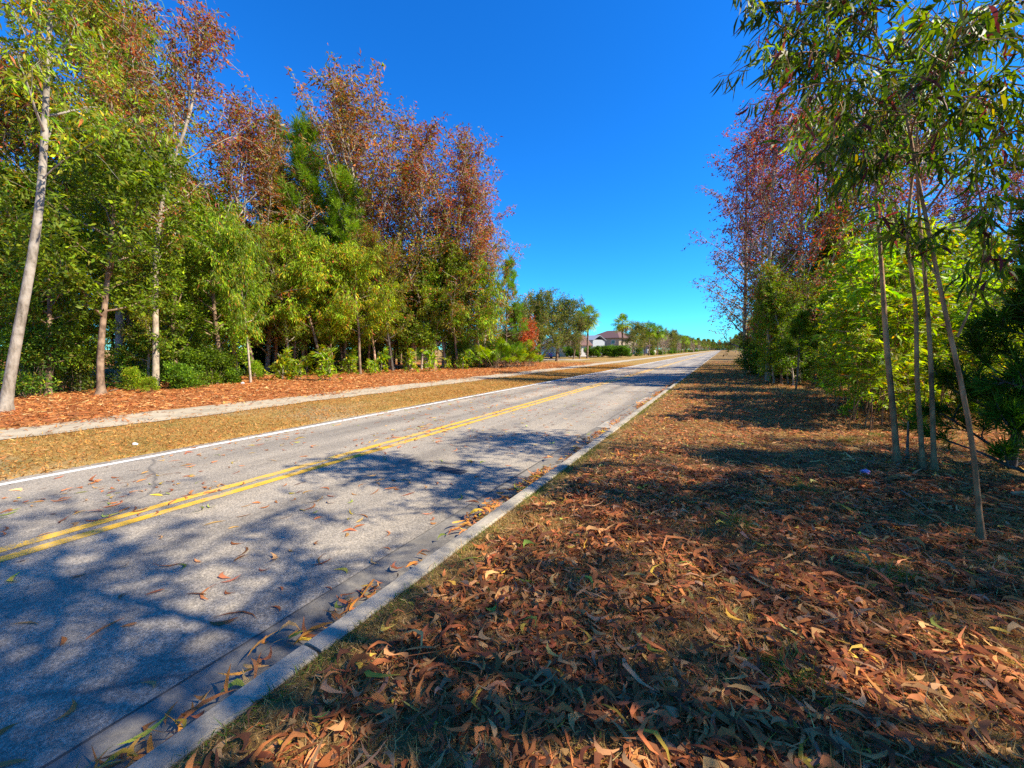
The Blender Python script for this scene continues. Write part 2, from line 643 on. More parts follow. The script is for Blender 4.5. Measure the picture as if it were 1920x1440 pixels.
def grow(seed, sp, trunk=None, extra=()):
    rng = np.random.default_rng(seed)
    H = sp['H']
    w = Wood()
    if trunk is None:
        tr = wander(rng, (0, 0, -.15), (rng.normal() * .05, rng.normal() * .05, 1), H * sp.get('lead', .95), 9, sp.get('twob', .05), .5)
        tr = resample(tr, 14)
    else:
        tr = resample(trunk, 18)
    seg = float(np.linalg.norm(tr[1] - tr[0]))
    tr = np.insert(tr, 1, tr[0] + (tr[1] - tr[0]) * min(.6, .3 / seg), axis=0)
    nT = len(tr)
    r0 = sp['r']
    tt = np.linspace(0, 1, nT)
    rad = r0 * (1 - tt) ** sp.get('taper', .8) + min(.012, r0 * .25)
    rad[0] *= 1.75
    rad[1] *= 1.12
    w.add(tr, rad, 10)
    P, T, tone = [], [], []
    nb = sp['nb']
    t0 = sp['t0']
    branches = []
    for i in range(nb):
        s = (i + .5) / nb
        t = t0 + (1 - t0) * s * .97
        k = t * (nT - 1)
        a = int(k)
        p = tr[a] + (tr[min(a + 1, nT - 1)] - tr[a]) * (k - a)
        az = i * 2.4 + rng.uniform(-.6, .6) + seed
        ang = R_(sp['ang0'] + (sp['ang1'] - sp['ang0']) * s + rng.normal() * 8)
        d = (math.cos(az) * math.sin(ang), math.sin(az) * math.sin(ang), math.cos(ang))
        shape = sp.get('shape', lambda s: (1 - s) ** .6 * min(1, .45 + s * 2.5))
        L = sp['bl'] * (shape(s) * .85 + .15) * rng.uniform(.65, 1.2)
        bp = wander(rng, p, d, L, 7, sp.get('wob', .13), sp.get('lift', .3))
        rb = max(.008, np.interp(t, tt, rad) * .5)
        branches.append((bp, rb, L))
    for e in extra:
        bp = resample(e, 9)
        branches.append((bp, sp.get('er', .018), float(np.linalg.norm(bp[-1] - bp[0]))))
    branches.append((tr[int(nT * .72):], 0, H * .3))
    for bp, rb, L in branches:
        m = len(bp)
        if rb:
            w.add(bp, np.linspace(rb, .006, m), 5)
        nt = max(3, int(sp['nt'] * (.4 + .6 * L / sp['bl'])))
        for j in range(nt):
            s = sp.get('s0', .22) + (1 - sp.get('s0', .22)) * (j + rng.random()) / nt
            k = min(s * (m - 1), m - 1.001)
            a = int(k)
            p = bp[a] + (bp[a + 1] - bp[a]) * (k - a)
            d = norm(norm(bp[a + 1] - bp[a]) * .7 + rng.normal(size=3) * .7 + np.array([0, 0, sp.get('tup', .15)]))
            tl = sp['tl'] * rng.uniform(.5, 1.3)
            tp = wander(rng, p, d, tl, 4, .22, sp.get('tlift', -.1))
            if sp.get('twigs', True):
                w.add(tp, np.linspace(sp.get('tr', .009), .003, 5), 3)
            nl = sp['nl']
            q = rng.random(nl) ** .8 * 3.999
            ai = q.astype(int)
            P.append(tp[ai] + (tp[ai + 1] - tp[ai]) * (q - ai)[:, None] + rng.normal(size=(nl, 3)) * sp.get('puff', .06))
            tone.append(np.full(nl, rng.normal()))
            T.append(np.repeat(norm(tp[-1] - tp[0])[None], nl, 0))
    P = np.concatenate(P)
    T = np.concatenate(T)
    z0, z1 = np.percentile(P[:, 2], [2, 99])
    hf = np.clip((P[:, 2] - z0) / max(.1, z1 - z0), 0, 1)
    return w.mesh(), (crown_mesh("crown", rng, P, T, sp, hf, np.concatenate(tone)) if sp['nl'] else None), float(np.percentile(P[:, 2], 99.5))


def needles(seed, sp):
    """pine: whorled limbs carrying tufts of long needles"""
    rng = np.random.default_rng(seed)
    H = sp['H']
    w = Wood()
    tr = resample(wander(rng, (0, 0, -.15), (rng.normal() * .03, rng.normal() * .03, 1), H * .97, 8, .03, .6), 12)
    w.add(tr, np.linspace(sp['r'], .025, 12), 9)
    P, D = [], []
    for i in range(sp['nb']):
        s = (i + .5) / sp['nb']
        t = sp['t0'] + (1 - sp['t0']) * s
        k = t * 10.99
        a = int(k)
        p = tr[a] + (tr[a + 1] - tr[a]) * (k - a)
        az = i * 2.4 + rng.uniform(-.5, .5)
        ang = R_(85 - 50 * s + rng.normal() * 8)
        L = sp['bl'] * (1 - s * .8) * rng.uniform(.6, 1.15)
        bp = wander(rng, p, (math.cos(az) * math.sin(ang), math.sin(az) * math.sin(ang), math.cos(ang)), L, 6, .12, .55)
        w.add(bp, np.linspace(sp['r'] * .32 * (1 - s) + .008, .006, 7), 5)
        for j in range(sp['nt']):
            k = rng.uniform(1.6, 5.99)
            a = int(k)
            q = bp[a] + (bp[a + 1] - bp[a]) * (k - a)
            d = norm(norm(bp[a + 1] - bp[a]) + rng.normal(size=3) * .6 + np.array([0, 0, .4]))
            e = wander(rng, q, d, .55 * sp['bl'] / 2.2 * rng.uniform(.4, 1.2), 3, .15, .5)
            w.add(e, (.012, .01, .008, .006), 3)
            n = sp['nn']
            f = rng.uniform(.8, 2.99, n)
            ai = f.astype(int)
            P.append(e[ai] + (e[ai + 1] - e[ai]) * (f - ai)[:, None])
            D.append(norm(norm(e[-1] - e[0])[None] * .75 + rng.normal(size=(n, 3)) * .55))
    P = np.concatenate(P)
    D = np.concatenate(D)
    n = len(P)
    V, Q, k = kite(P, D, sp['L'] * rng.uniform(.7, 1.2, n), np.full(n, sp['W']), rng, .03, .0)
    return w.mesh(), mesh_np("crown", V, Q, np.repeat(colours(rng, sp['mix'], n, .25), k, 0)), H


def fan(rng, P, D, L, nseg, W, mix, spread=115):
    """fan leaf: blades radiating from P about direction D"""
    D = D / np.linalg.norm(D)
    S = norm(np.cross(D, np.array([0, 0, 1.0]) + rng.normal(size=3) * .15))
    N = np.cross(S, D)
    a = np.radians(np.linspace(-spread, spread, nseg) + rng.normal(size=nseg) * 3)
    d = np.cos(a)[:, None] * D + np.sin(a)[:, None] * S + N * (.1 - .25 * np.abs(np.sin(a)))[:, None]
    d = norm(d)
    Ls = L * (.72 + .28 * np.cos(a)) * rng.uniform(.85, 1.1, nseg)
    mid = P + d * (Ls * .6)[:, None]
    tip = P + d * (Ls * .96)[:, None] - np.array([0, 0, 1]) * (Ls * rng.uniform(.1, .38, nseg))[:, None]
    e = norm(np.cross(d, N)) * W
    V = np.stack([P + 0 * mid, mid + e * .5, tip, mid - e * .5], 1).reshape(-1, 3)
    return V, np.repeat(colours(rng, mix, 1, .2).repeat(nseg, 0) * np.exp(rng.normal(size=(nseg, 1)) * .1), 4, 0)


def palm(seed, H, nf=46, L=1.35, pet=1.35):
    rng = np.random.default_rng(seed)
    w = Wood()
    tr = resample(wander(rng, (0, 0, -.1), (rng.normal() * .02, rng.normal() * .02, 1), H, 6, .02, .3), 22)
    rad = .17 + .018 * np.sin(np.arange(22) * 2.3) - np.linspace(0, .03, 22)
    rad[0] = .24
    w.add(tr, rad, 10)
    top = tr[-1]
    Vs, Cs = [], []
    for i in range(nf):
        az = i * 2.4 + rng.uniform(-.3, .3)
        el = R_(82 - 130 * (i / nf) + rng.normal() * 8)
        d = np.array([math.cos(az) * math.cos(el), math.sin(az) * math.cos(el), math.sin(el)])
        pt = wander(rng, top, d, pet * rng.uniform(.8, 1.15), 3, .05, -.35)
        w.add(pt, (.022, .018, .014, .012), 4)
        mix = [(BRT, 2), (MID, 2), (LIME, 1)] if i < nf * .75 else [(LIME, 2), (YEL, 1), (TAN, 1)]
        v, c = fan(rng, pt[-1], pt[-1] - pt[-2], L, 17, .12, mix)
        Vs.append(v)
        Cs.append(c)
    V = np.concatenate(Vs)
    return w.mesh(), mesh_np("crown", V, np.arange(len(V)).reshape(-1, 4), np.concatenate(Cs)), H + 1.5


def palmetto(seed, n=16, L=.62):
    rng = np.random.default_rng(seed)
    w = Wood()
    Vs, Cs = [], []
    for i in range(n):
        az = rng.uniform(0, 6.28)
        el = R_(rng.uniform(35, 85))
        d = np.array([math.cos(az) * math.cos(el), math.sin(az) * math.cos(el), math.sin(el)])
        b0 = np.array([rng.normal() * .25, rng.normal() * .25, 0])
        pt = wander(rng, b0, d, rng.uniform(.7, 1.7), 4, .06, -.1)
        w.add(pt, (.014, .012, .01, .009, .008), 4)
        v, c = fan(rng, pt[-1], pt[-1] - pt[-2], L * rng.uniform(.8, 1.15), 15, .08, [(BRT, 3), (MID, 2), (LIME, 2)])
        Vs.append(v)
        Cs.append(c)
    V = np.concatenate(Vs)
    return w.mesh("stems"), mesh_np("foliage", V, np.arange(len(V)).reshape(-1, 4), np.concatenate(Cs)), 2.1


def bush(seed, rx, ry, H, n, L, W, mix, square=False, lumps=26, low=.0):
    """leaf clumps packed on an uneven rounded body, on a few stems"""
    rng = np.random.default_rng(seed)
    w = Wood()
    ctr = []
    for i in range(lumps):
        a = rng.uniform(0, 6.28)
        r = rng.random() ** .5 * .8
        if square:
            c = np.array([rng.uniform(-.82, .82) * rx, rng.uniform(-.82, .82) * ry, rng.uniform(.18, .84) * H])
        else:
            h = low + (1 - low) * rng.random()
            e = math.sqrt(max(.1, 1 - (h - .35) ** 2 * 1.6))
            c = np.array([math.cos(a) * r * rx * e, math.sin(a) * r * ry * e, h * H * .85 + .05])
        ctr.append(c)
        w.add(wander(rng, (c[0] * .45, c[1] * .45, -.05), c - np.array([c[0] * .45, c[1] * .45, -.05]), np.linalg.norm(c) * .8, 4, .1, .1), (.011, .009, .007, .006, .004), 4)
    ctr = np.array(ctr)
    k = rng.integers(0, lumps, n)
    rad = np.array([rx, ry, H * .5]) * (.24 if square else .34)
    dirs = norm(rng.normal(size=(n, 3)))
    P = ctr[k] + dirs * rad * (rng.random((n, 1)) ** .45)
    if square:
        P[:, 0] = np.clip(P[:, 0], -rx, rx) + rng.normal(size=n) * .03
        P[:, 1] = np.clip(P[:, 1], -ry, ry) + rng.normal(size=n) * .03
        P[:, 2] = np.clip(P[:, 2], .1, H) + rng.normal(size=n) * .03
    P[:, 2] = np.maximum(P[:, 2], .04)
    D = norm(dirs + rng.normal(size=(n, 3)) * .7 + np.array([0, 0, .1]))
    V, Q, kk = kite(P, D, L * rng.uniform(.6, 1.3, n), W * rng.uniform(.7, 1.3, n), rng, .12)
    lump_tone = np.exp(rng.normal(size=lumps) * .16)[k][:, None]
    return w.mesh("stems"), mesh_np("foliage", V, Q, np.repeat(colours(rng, mix, n, .22) * lump_tone, kk, 0)), H


def plant(name, label, cat, proto, loc, rot=0, scale=1, bark='bark_brown', leaf='leaf', group=None, parts=("trunk", "crown"), lean=None):
    tm, cm, _ = proto
    t = thing(name, label, cat, loc, rot, scale, group)
    if lean:
        t.rotation_euler = (lean[0], lean[1], rot)
    if tm is not None:
        o = obj(parts[0], tm, M[bark], t)
        if tm.materials[0] != M[bark]:
            o.material_slots[0].link = 'OBJECT'
            o.material_slots[0].material = M[bark]
    if cm is not None:
        obj(parts[1], cm, M[leaf], t)
    return t


round_top = lambda s: math.sin(math.pi * min(1, .12 + s * .88)) ** .7
flat_top = lambda s: .75 + .25 * s
SP = {
    'olive': dict(H=14, r=.15, nb=30, t0=.28, bl=4.0, ang0=62, ang1=22, lift=.5, nt=13, tl=1.1, nl=41, L=.24, W=.055, droop=.75, along=.4, mess=.55, puff=.13, shape=round_top,
                  mix=[(OLI, 4), (MID, 3), (LIME, 2), (YEL, .5), (RUST, .5)], top=[(OLI, 4), (RUST, 1.6), (PLUM, .8), (LIME, 1)], turn=.72),
    'green': dict(H=9.5, r=.15, nb=26, t0=.2, bl=3.2, ang0=75, ang1=30, lift=.5, nt=14, tl=.9, nl=49, L=.19, W=.075, droop=.35, along=.5, mess=.7, puff=.14, shape=round_top,
                  mix=[(MID, 5), (DK, 1.6), (BRT, 4), (LIME, 1.2), (OLI, 1)]),
    'lime': dict(H=8, r=.065, nb=22, t0=.38, bl=2.4, ang0=70, ang1=28, lift=.35, nt=12, tl=.9, nl=60, L=.22, W=.042, droop=1.0, along=.35, mess=.42, puff=.12, shape=round_top,
                 mix=[(LIME, 4), (BRT, 3), (MID, 2), (OLI, 2), (YEL, 1.3), (RUST, .5)]),
    'rust': dict(H=15, r=.13, nb=46, t0=.16, bl=5.2, ang0=52, ang1=26, lift=.5, nt=15, tl=1.1, nl=22, L=.19, W=.06, droop=.5, along=.4, mess=.7, puff=.10, tr=.017, shape=round_top,
                 mix=[(OLI, 5), (RUST, 3), (LIME, 1), (TAN, 1.4)], top=[(RUST, 6), (PLUM, 2.4), (TAN, 1.4), (OLI, 2.6)], turn=.45),
    'dull': dict(H=16, r=.15, nb=32, t0=.25, bl=2.4, ang0=40, ang1=15, lift=.7, nt=12, tl=.8, nl=60, L=.16, W=.05, droop=.2, along=.5, mess=.6, puff=.12, shape=round_top,
                 mix=[(GREY, 5), (OLI, 2), (TAN, 1), (DK, 2)], top=[(GREY, 4), (OLI, 2), (RUST, .8), (TAN, 1)], turn=.7),
    'wood': dict(H=12, r=.13, nb=20, t0=.30, bl=2.8, ang0=60, ang1=25, lift=.5, nt=9, tl=1.0, nl=60, L=.26, W=.09, droop=.5, along=.4, mess=.7, puff=.16, shape=round_top, twigs=False,
                 mix=[(DK, 4), (MID, 3), (OLI, 2), (RUST, .6)]),
    'oak': dict(H=8.5, r=.16, nb=22, t0=.3, bl=4.2, ang0=72, ang1=20, lift=.35, nt=16, tl=1.0, nl=46, L=.20, W=.075, droop=.15, along=.5, mess=.8, puff=.16, lead=.75, tr=.016, shape=round_top,
                mix=[(GREY, 4), (OLI, 3), (DK, 2.5), (TAN, .6)]),
    'twiggy': dict(H=3.6, r=.05, nb=16, t0=.22, bl=1.9, ang0=48, ang1=20, lift=.4, nt=14, tl=.7, nl=7, L=.12, W=.04, droop=.1, puff=.05, tr=.010, shape=flat_top,
                   mix=[((.32, .22, .2), 3), ((.24, .16, .13), 2), (TAN, 1)]),
    'sapling': dict(H=3.4, r=.010, nb=15, t0=.46, bl=.75, ang0=70, ang1=35, lift=.2, nt=4, tl=.32, nl=14, L=.16, W=.036, droop=.55, along=.7, mess=.45, puff=.03, tr=.004, taper=.6, twob=.07,
                    shape=round_top, s0=.1, fine=True, mix=[(LIME, 5), (BRT, 3), (YEL, .7), (OLI, 1), (RUST, .15)]),
    'cane': dict(H=9, r=.05, nb=28, t0=.16, bl=1.7, ang0=55, ang1=25, lift=.5, nt=8, tl=.6, nl=26, L=.21, W=.052, droop=.6, along=.4, mess=.6, puff=.08, taper=.6, twob=.07, shape=flat_top,
                 mix=[(MID, 4), (OLI, 1.5), (LIME, 3), (BRT, 3), (RUST, .3)], top=[(PLUM, 1), (RUST, 1), (OLI, 2), (MID, 4)], turn=.85),
    'plum': dict(H=15, r=.11, nb=40, t0=.18, bl=4.2, ang0=50, ang1=22, lift=.6, nt=14, tl=1.0, nl=19, L=.17, W=.052, droop=.5, along=.4, mess=.7, puff=.10, tr=.013, shape=round_top,
                 mix=[(OLI, 3), (MID, 2), (RUST, 2), (PLUM, 2)], top=[(PLUM, 5), (RUST, 3.2), (TAN, .4), (OLI, .5)], turn=.3),
    'near': dict(H=9, r=.07, nb=20, t0=.38, bl=2.3, ang0=72, ang1=30, lift=.15, nt=9, tl=.75, nl=18, L=.17, W=.022, droop=.85, along=.35, mess=.4, puff=.03, tr=.005, taper=.7, fine=True, curv=.14,
                 shape=round_top, mix=[(MID, 3), (DK, 6), (BRT, .8), (OLI, 1), (PLUM, .8)]),
    'high': dict(H=9.5, r=.06, nb=18, t0=.58, bl=2.4, ang0=78, ang1=30, lift=.15, nt=9, tl=.8, nl=22, L=.17, W=.022, droop=.85, along=.35, mess=.4, puff=.03, tr=.005, taper=.7, fine=True, curv=.14,
                 shape=round_top, mix=[(MID, 3), (DK, 5), (BRT, 1), (OLI, 1)]),
    'seedling': dict(H=.8, r=.012, nb=9, t0=.15, bl=.3, ang0=70, ang1=30, lift=.1, nt=3, tl=.16, nl=9, L=.17, W=.04, droop=.3, along=.8, mess=.35, puff=.02, tr=.004, fine=True, shape=flat_top,
                     mix=[(LIME, 5), (BRT, 3), (YEL, 1.2)]),
}
PR = {}
for key, n in (('olive', 3), ('green', 3), ('lime', 3), ('rust', 3), ('dull', 2), ('wood', 2), ('oak', 3), ('twiggy', 2), ('sapling', 4), ('cane', 3), ('plum', 3), ('near', 3), ('high', 2), ('seedling', 3)):
    for i in range(n):
        PR[key, i] = grow(11 + 17 * i + len(key), SP[key])
PINE_SP = dict(H=15, r=.16, nb=40, t0=.3, bl=3.6, nt=11, nn=46, L=.42, W=.028, mix=[(PINE, 4), (BRT, 2), (MID, 2), (OLI, .6)])
for i in range(2):
    PR['pine', i] = needles(5 + i, PINE_SP)
PR['youngpine', 0] = needles(31, dict(H=3.4, r=.05, nb=26, t0=.05, bl=1.15, nt=8, nn=80, L=.19, W=.013, mix=[(DK, 5), (MID, 1)]))
PR['youngpine', 1] = needles(37, dict(H=3.0, r=.035, nb=14, t0=.45, bl=.8, nt=8, nn=60, L=.26, W=.012, mix=[(DK, 3), (MID, 3), (BRT, 1)]))
for i in range(2):
    PR['palm', i] = palm(41 + i, 7.2)
    PR['palmetto', i] = palmetto(51 + i, 20)
GREENMIX = [(MID, 4), (BRT, 3), (DK, 2), (LIME, .8)]
for i in range(3):
    PR['shrub', i] = bush(61 + i, 1.1, 1.1, 1.9, 5200, .13, .055, GREENMIX)
    PR['thicket', i] = bush(71 + i, 1.7, 1.7, 3.6, 6200, .17, .06, [(DK, 7), (MID, 2.5), (OLI, 1)], lumps=34)
    PR['limebush', i] = bush(81 + i, 1.0, 1.0, 2.2, 3600, .19, .05, [(LIME, 3), (BRT, 4), (MID, 2), (YEL, .5), (OLI, 1.5)], lumps=24, low=.15)
PR['hedge', 0] = bush(91, 1.6, 1.6, 2.3, 14000, .16, .10, [(DK, 4), (MID, 3)], square=True, lumps=60)
PR['hedge', 1] = bush(92, 3.0, 1.7, 2.4, 24000, .16, .10, [(DK, 2), (MID, 4), (BRT, 2)], square=True, lumps=90)
PR['redshrub', 0] = bush(93, .9, .9, 2.6, 2600, .14, .05, [(RUST, 4), ((.4, .1, .04), 3), (TAN, 1)], lumps=18, low=.2)


def fit(key, x, y, top_py, z0=-.1):
    return height_of(top_py, x, y, z0=z0) / PR[key][2]


# ------------------------------------------------------------------ trees across the road, front row (bases and tops surveyed from the photograph)
def path_at(pix, depth0, d_end=None):
    d_end = depth0 if d_end is None else d_end
    n = len(pix)
    return [at(px, py, depth0 + (d_end - depth0) * i / max(1, n - 1)) for i, (px, py) in enumerate(pix)]


def bespoke(name, label, cat, seed, sp, trunk, bark, leaf='leaf', extra=(), group=None):
    base = np.array(trunk[0])
    rel = [np.array(p) - base for p in trunk]
    ex = [[np.array(p) - base for p in e] for e in extra]
    sp = dict(sp)
    sp['H'] = rel[-1][2]
    pr = grow(seed, sp, rel, ex)
    return plant(name, label, cat, pr, tuple(base), bark=bark, leaf=leaf, group=group)


def depth_of(px, py, z=-.1):
    x, y = spot(px, py, z)
    return float((np.array([x, y, z]) - EYE) @ FW)


LEFT_ROW = "trees along the front of the wood"
d1 = depth_of(8, 772)
bespoke("acacia_tree", "tall pale grey trunk leaning at the wood's near end, forked high up", "tree", 3,
        dict(SP['olive'], r=.115, nb=14, t0=.52, bl=2.8, nl=26, nt=11, taper=.7), path_at([(8, 776), (28, 650), (55, 520), (74, 400), (82, 300), (86, 200), (90, 90), (98, -30), (108, -170)], d1, d1 + .6),
        'bark_grey', extra=[path_at([(80, 335), (115, 300), (150, 282), (190, 262), (240, 215)], d1), path_at([(88, 160), (60, 90), (30, 30), (0, -40)], d1)], group=LEFT_ROW)
d2 = depth_of(190, 741)
bespoke("broadleaf_tree", "short straight brown trunk under dense dark green leaves beside the pale leaning trunk", "tree", 5,
        dict(SP['green'], r=.11, nb=26, t0=.36, bl=3.9, nl=50), path_at([(190, 744), (187, 690), (190, 630), (198, 560), (205, 480), (215, 390), (230, 300)], d2), 'bark_brown', group=LEFT_ROW)
d3 = depth_of(292, 728)
bespoke("acacia_tree", "olive and rust tree with a thick pale limb slanting up", "tree", 8,
        dict(SP['rust'], r=.12, t0=.36, nb=24, bl=3.6, nl=22), path_at([(292, 732), (292, 620), (290, 520), (296, 420), (312, 330), (332, 285), (356, 225), (372, 140), (385, 40)], d3), 'bark_pale',
        extra=[path_at([(305, 345), (270, 260), (250, 150), (245, 50)], d3), path_at([(318, 310), (330, 230), (326, 130), (330, 60)], d3)], group=LEFT_ROW)
front = [
    # base px, base py, top py, kind, variant, bark, name, label
    (120, 716, 90, 'olive', 0, 'bark_grey', "acacia_tree", "olive acacia rising high behind the pale leaning trunk"),
    (225, 716, -120, 'olive', 1, 'bark_grey', "acacia_tree", "tall yellowish olive acacia standing behind the short brown trunk"),
    (45, 712, 130, 'rust', 1, 'bark_pale', "red_leaved_tree", "rust leaved tree glimpsed behind the pale leaning trunk"),
    (330, 712, 150, 'olive', 2, 'bark_pale', "acacia_tree", "yellow-green acacia filling the middle of the wood's near half"),
    (372, 708, 330, 'green', 1, 'bark_brown', "broadleaf_tree", "dense green broadleaf tree above the bright green bushes"),
    (330, 722, 420, 'green', 2, 'bark_brown', "broadleaf_tree", "low dark green tree shading the dark gap in the wood"),
    (90, 742, 400, 'green', 0, 'bark_brown', "broadleaf_tree", "leafy dark tree just behind the pale leaning trunk"),
    (440, 704, 175, 'rust', 2, 'bark_pale', "red_leaved_tree", "brick red tree with pale twigs left of the bright green pines"),
    (500, 700, 255, 'rust', 0, 'bark_pale', "red_leaved_tree", "lower rust tree between the brick red tree and the pines"),
    (535, 690, 205, 'dull', 0, 'bark_brown', "paperbark_tree", "dull grey-green tree with a rounded top behind the pines"),
    (600, 688, 235, 'dull', 1, 'bark_brown', "paperbark_tree", "second dull grey-green tree directly behind the tallest pine"),
    (572, 697, 240, 'pine', 0, 'bark_brown', "pine_tree", "tallest bright green pine standing among rust coloured trees"),
    (645, 696, 325, 'pine', 1, 'bark_dark', "pine_tree", "shorter bushy pine beside the tallest pine"),
    (515, 697, 300, 'pine', 1, 'bark_dark', "pine_tree", "slim pine squeezed between the rust tree and the tallest pine"),
    (735, 693, 158, 'rust', 1, 'bark_pale', "red_leaved_tree", "highest rust red crown on the skyline of the wood"),
    (690, 690, 195, 'rust', 2, 'bark_pale', "red_leaved_tree", "thin topped rust tree just beside the highest red crown"),
    (800, 691, 222, 'rust', 0, 'bark_pale', "red_leaved_tree", "red and olive tree forming the second skyline peak of the wood"),
    (845, 690, 240, 'rust', 2, 'bark_pale', "red_leaved_tree", "rust crowned tree at the steep edge of the skyline"),
    (882, 689, 350, 'rust', 1, 'bark_pale', "red_leaved_tree", "lower rust crowned tree stepping down towards the houses"),
    (760, 690, 300, 'rust', 0, 'bark_pale', "red_leaved_tree", "rust tree filling the gap below the highest red crown"),
    (700, 691, 330, 'rust', 1, 'bark_pale', "red_leaved_tree", "lower rust tree beside the bushy pine"),
    (830, 690, 380, 'rust', 0, 'bark_pale', "red_leaved_tree", "rust tree in front of the second skyline peak"),
    (262, 704, -60, 'olive', 2, 'bark_pale', "acacia_tree", "tall olive acacia behind the yellow-green acacia"),
    (912, 688, 415, 'rust', 0, 'bark_pale', "red_leaved_tree", "rust and olive tree ending the wood beside the palmettos"),
    (948, 687, 490, 'pine', 0, 'bark_brown', "pine_tree", "bright green pine peeking out at the far end of the wood"),
    (470, 719, 400, 'lime', 0, 'bark_pale', "acacia_tree", "slender pale trunk leaning slightly under yellow-green drooping leaves"),
    (516, 700, 420, 'olive', 0, 'bark_orange', "paperbark_tree", "crooked reddish paperbark trunk beside the slender pale trunk"),
    (602, 703, 425, 'lime', 1, 'bark_brown', "acacia_tree", "drooping lime green acacia in the middle of the wood's edge"),
    (676, 702, 450, 'lime', 2, 'bark_brown', "acacia_tree", "drooping yellow and lime acacia beside the thick dark trunk"),
    (737, 696, 430, 'olive', 2, 'bark_dark', "acacia_tree", "thick dark trunk leaning towards the road at the wood's edge"),
    (771, 693, 470, 'green', 1, 'bark_orange', "paperbark_tree", "orange-brown peeling trunk lit by the sun at the wood's edge"),
    (815, 692, 450, 'green', 2, 'bark_orange', "paperbark_tree", "straight reddish trunk beside the peeling orange trunk"),
    (858, 691, 455, 'olive', 1, 'bark_brown', "acacia_tree", "leaning olive acacia near the far end of the wood's edge"),
    (900, 690, 480, 'lime', 0, 'bark_brown', "acacia_tree", "yellowing acacia just before the palmetto clump"),
    (278, 727, 480, 'olive', 1, 'bark_pale', "acacia_tree", "thin bare orange-brown stem in the dark gap between the bushes"),
    (150, 734, 560, 'lime', 0, 'bark_pale', "acacia_tree", "very thin pale stem leaning in the dark beside the short brown trunk"),
    (545, 704, 430, 'olive', 2, 'bark_pale', "paperbark_tree", "thin pale paperbark stem under the pines"),
    (625, 699, 470, 'olive', 0, 'bark_orange', "paperbark_tree", "slim orange paperbark stem between the two lime acacias"),
    (705, 697, 460, 'olive', 1, 'bark_orange', "paperbark_tree", "slim orange stem just before the thick dark leaning trunk"),
    (790, 693, 480, 'olive', 0, 'bark_pale', "paperbark_tree", "thin pale stem between the orange and the reddish trunks"),
    (835, 691, 470, 'lime', 1, 'bark_pale', "acacia_tree", "thin pale stem under yellow-green leaves past the reddish trunk"),
    (420, 712, 400, 'green', 0, 'bark_brown', "broadleaf_tree", "green broadleaf tree hanging over the bright green bushes"),
    (552, 702, 470, 'olive', 0, 'bark_brown', "acacia_tree", "small olive acacia under the pines"),
    (640, 697, 500, 'lime', 1, 'bark_brown', "acacia_tree", "low lime acacia between two darker trunks"),
]
for i, (px, py, tp, kd, v, bk, nm, lb) in enumerate(front):
    x, y = spot(px, py)
    s = fit((kd, v), x, y, tp)
    w = {'rust': 1.12, 'dull': .8, 'pine': 1.05, 'olive': .95, 'lime': 1.2}.get(kd, 1.0)
    if lb.startswith('slender pale'): w = .75
    lean = (0, .16) if lb.startswith("thick dark trunk") else (0, .06) if lb.startswith("slender pale") else None
    plant(nm, lb, "tree", PR[kd, v], (x, y, float(gz(x, y)) - .05), i * 1.9 + .4, (s * w, s * w, s), bk, group=LEFT_ROW, lean=lean)

# deeper trees that close the wood
rg = np.random.default_rng(77)
deep = "trees crowded deeper in the wood"
for i in range(62):
    yy = 2 + i * .62 + rg.normal() * .6
    xx = -24 - rg.random() ** .8 * 22 - max(0, (8 - yy)) * .3
    k = ('wood', i % 2) if i % 3 else ('olive', i % 3)
    s = rg.uniform(.72, 1.05) * min(1.0, .8 + yy / 80)
    plant("slender_tree", "slender dark tree crowded in the shade deeper inside the wood", "tree", PR[k], (xx, yy, float(gz(xx, yy)) - .05), rg.uniform(0, 6.28), s,
          ('bark_dark', 'bark_brown', 'bark_brown')[i % 3], group=deep)
for i in range(26):
    yy = rg.uniform(-4, 60)
    xx = -30 - rg.random() * 26
    plant("thicket_bush", "dark bush in the shadow at the back of the wood", "bush", PR['thicket', i % 3], (xx, yy, -.12), rg.uniform(0, 6.28), rg.uniform(.9, 1.6), group="dark bushes at the back of the wood",
          parts=("stems", "foliage"), bark='bark_dark')

for i in range(46):
    yy = rg.uniform(20, 85)
    xx = -29 - rg.random() * 42
    if i % 2:
        plant("thicket_bush", "dark bush in the shadow at the back of the wood", "bush", PR['thicket', i % 3], (xx, yy, -.12), rg.uniform(0, 6.28), rg.uniform(1.0, 1.7), group="dark bushes at the back of the wood",
              parts=("stems", "foliage"), bark='bark_dark')
    else:
        plant("slender_tree", "slender dark tree crowded in the shade deeper inside the wood", "tree", PR['wood', i % 2], (xx, yy, -.15), rg.uniform(0, 6.28), rg.uniform(.7, .95), 'bark_dark', group=deep)

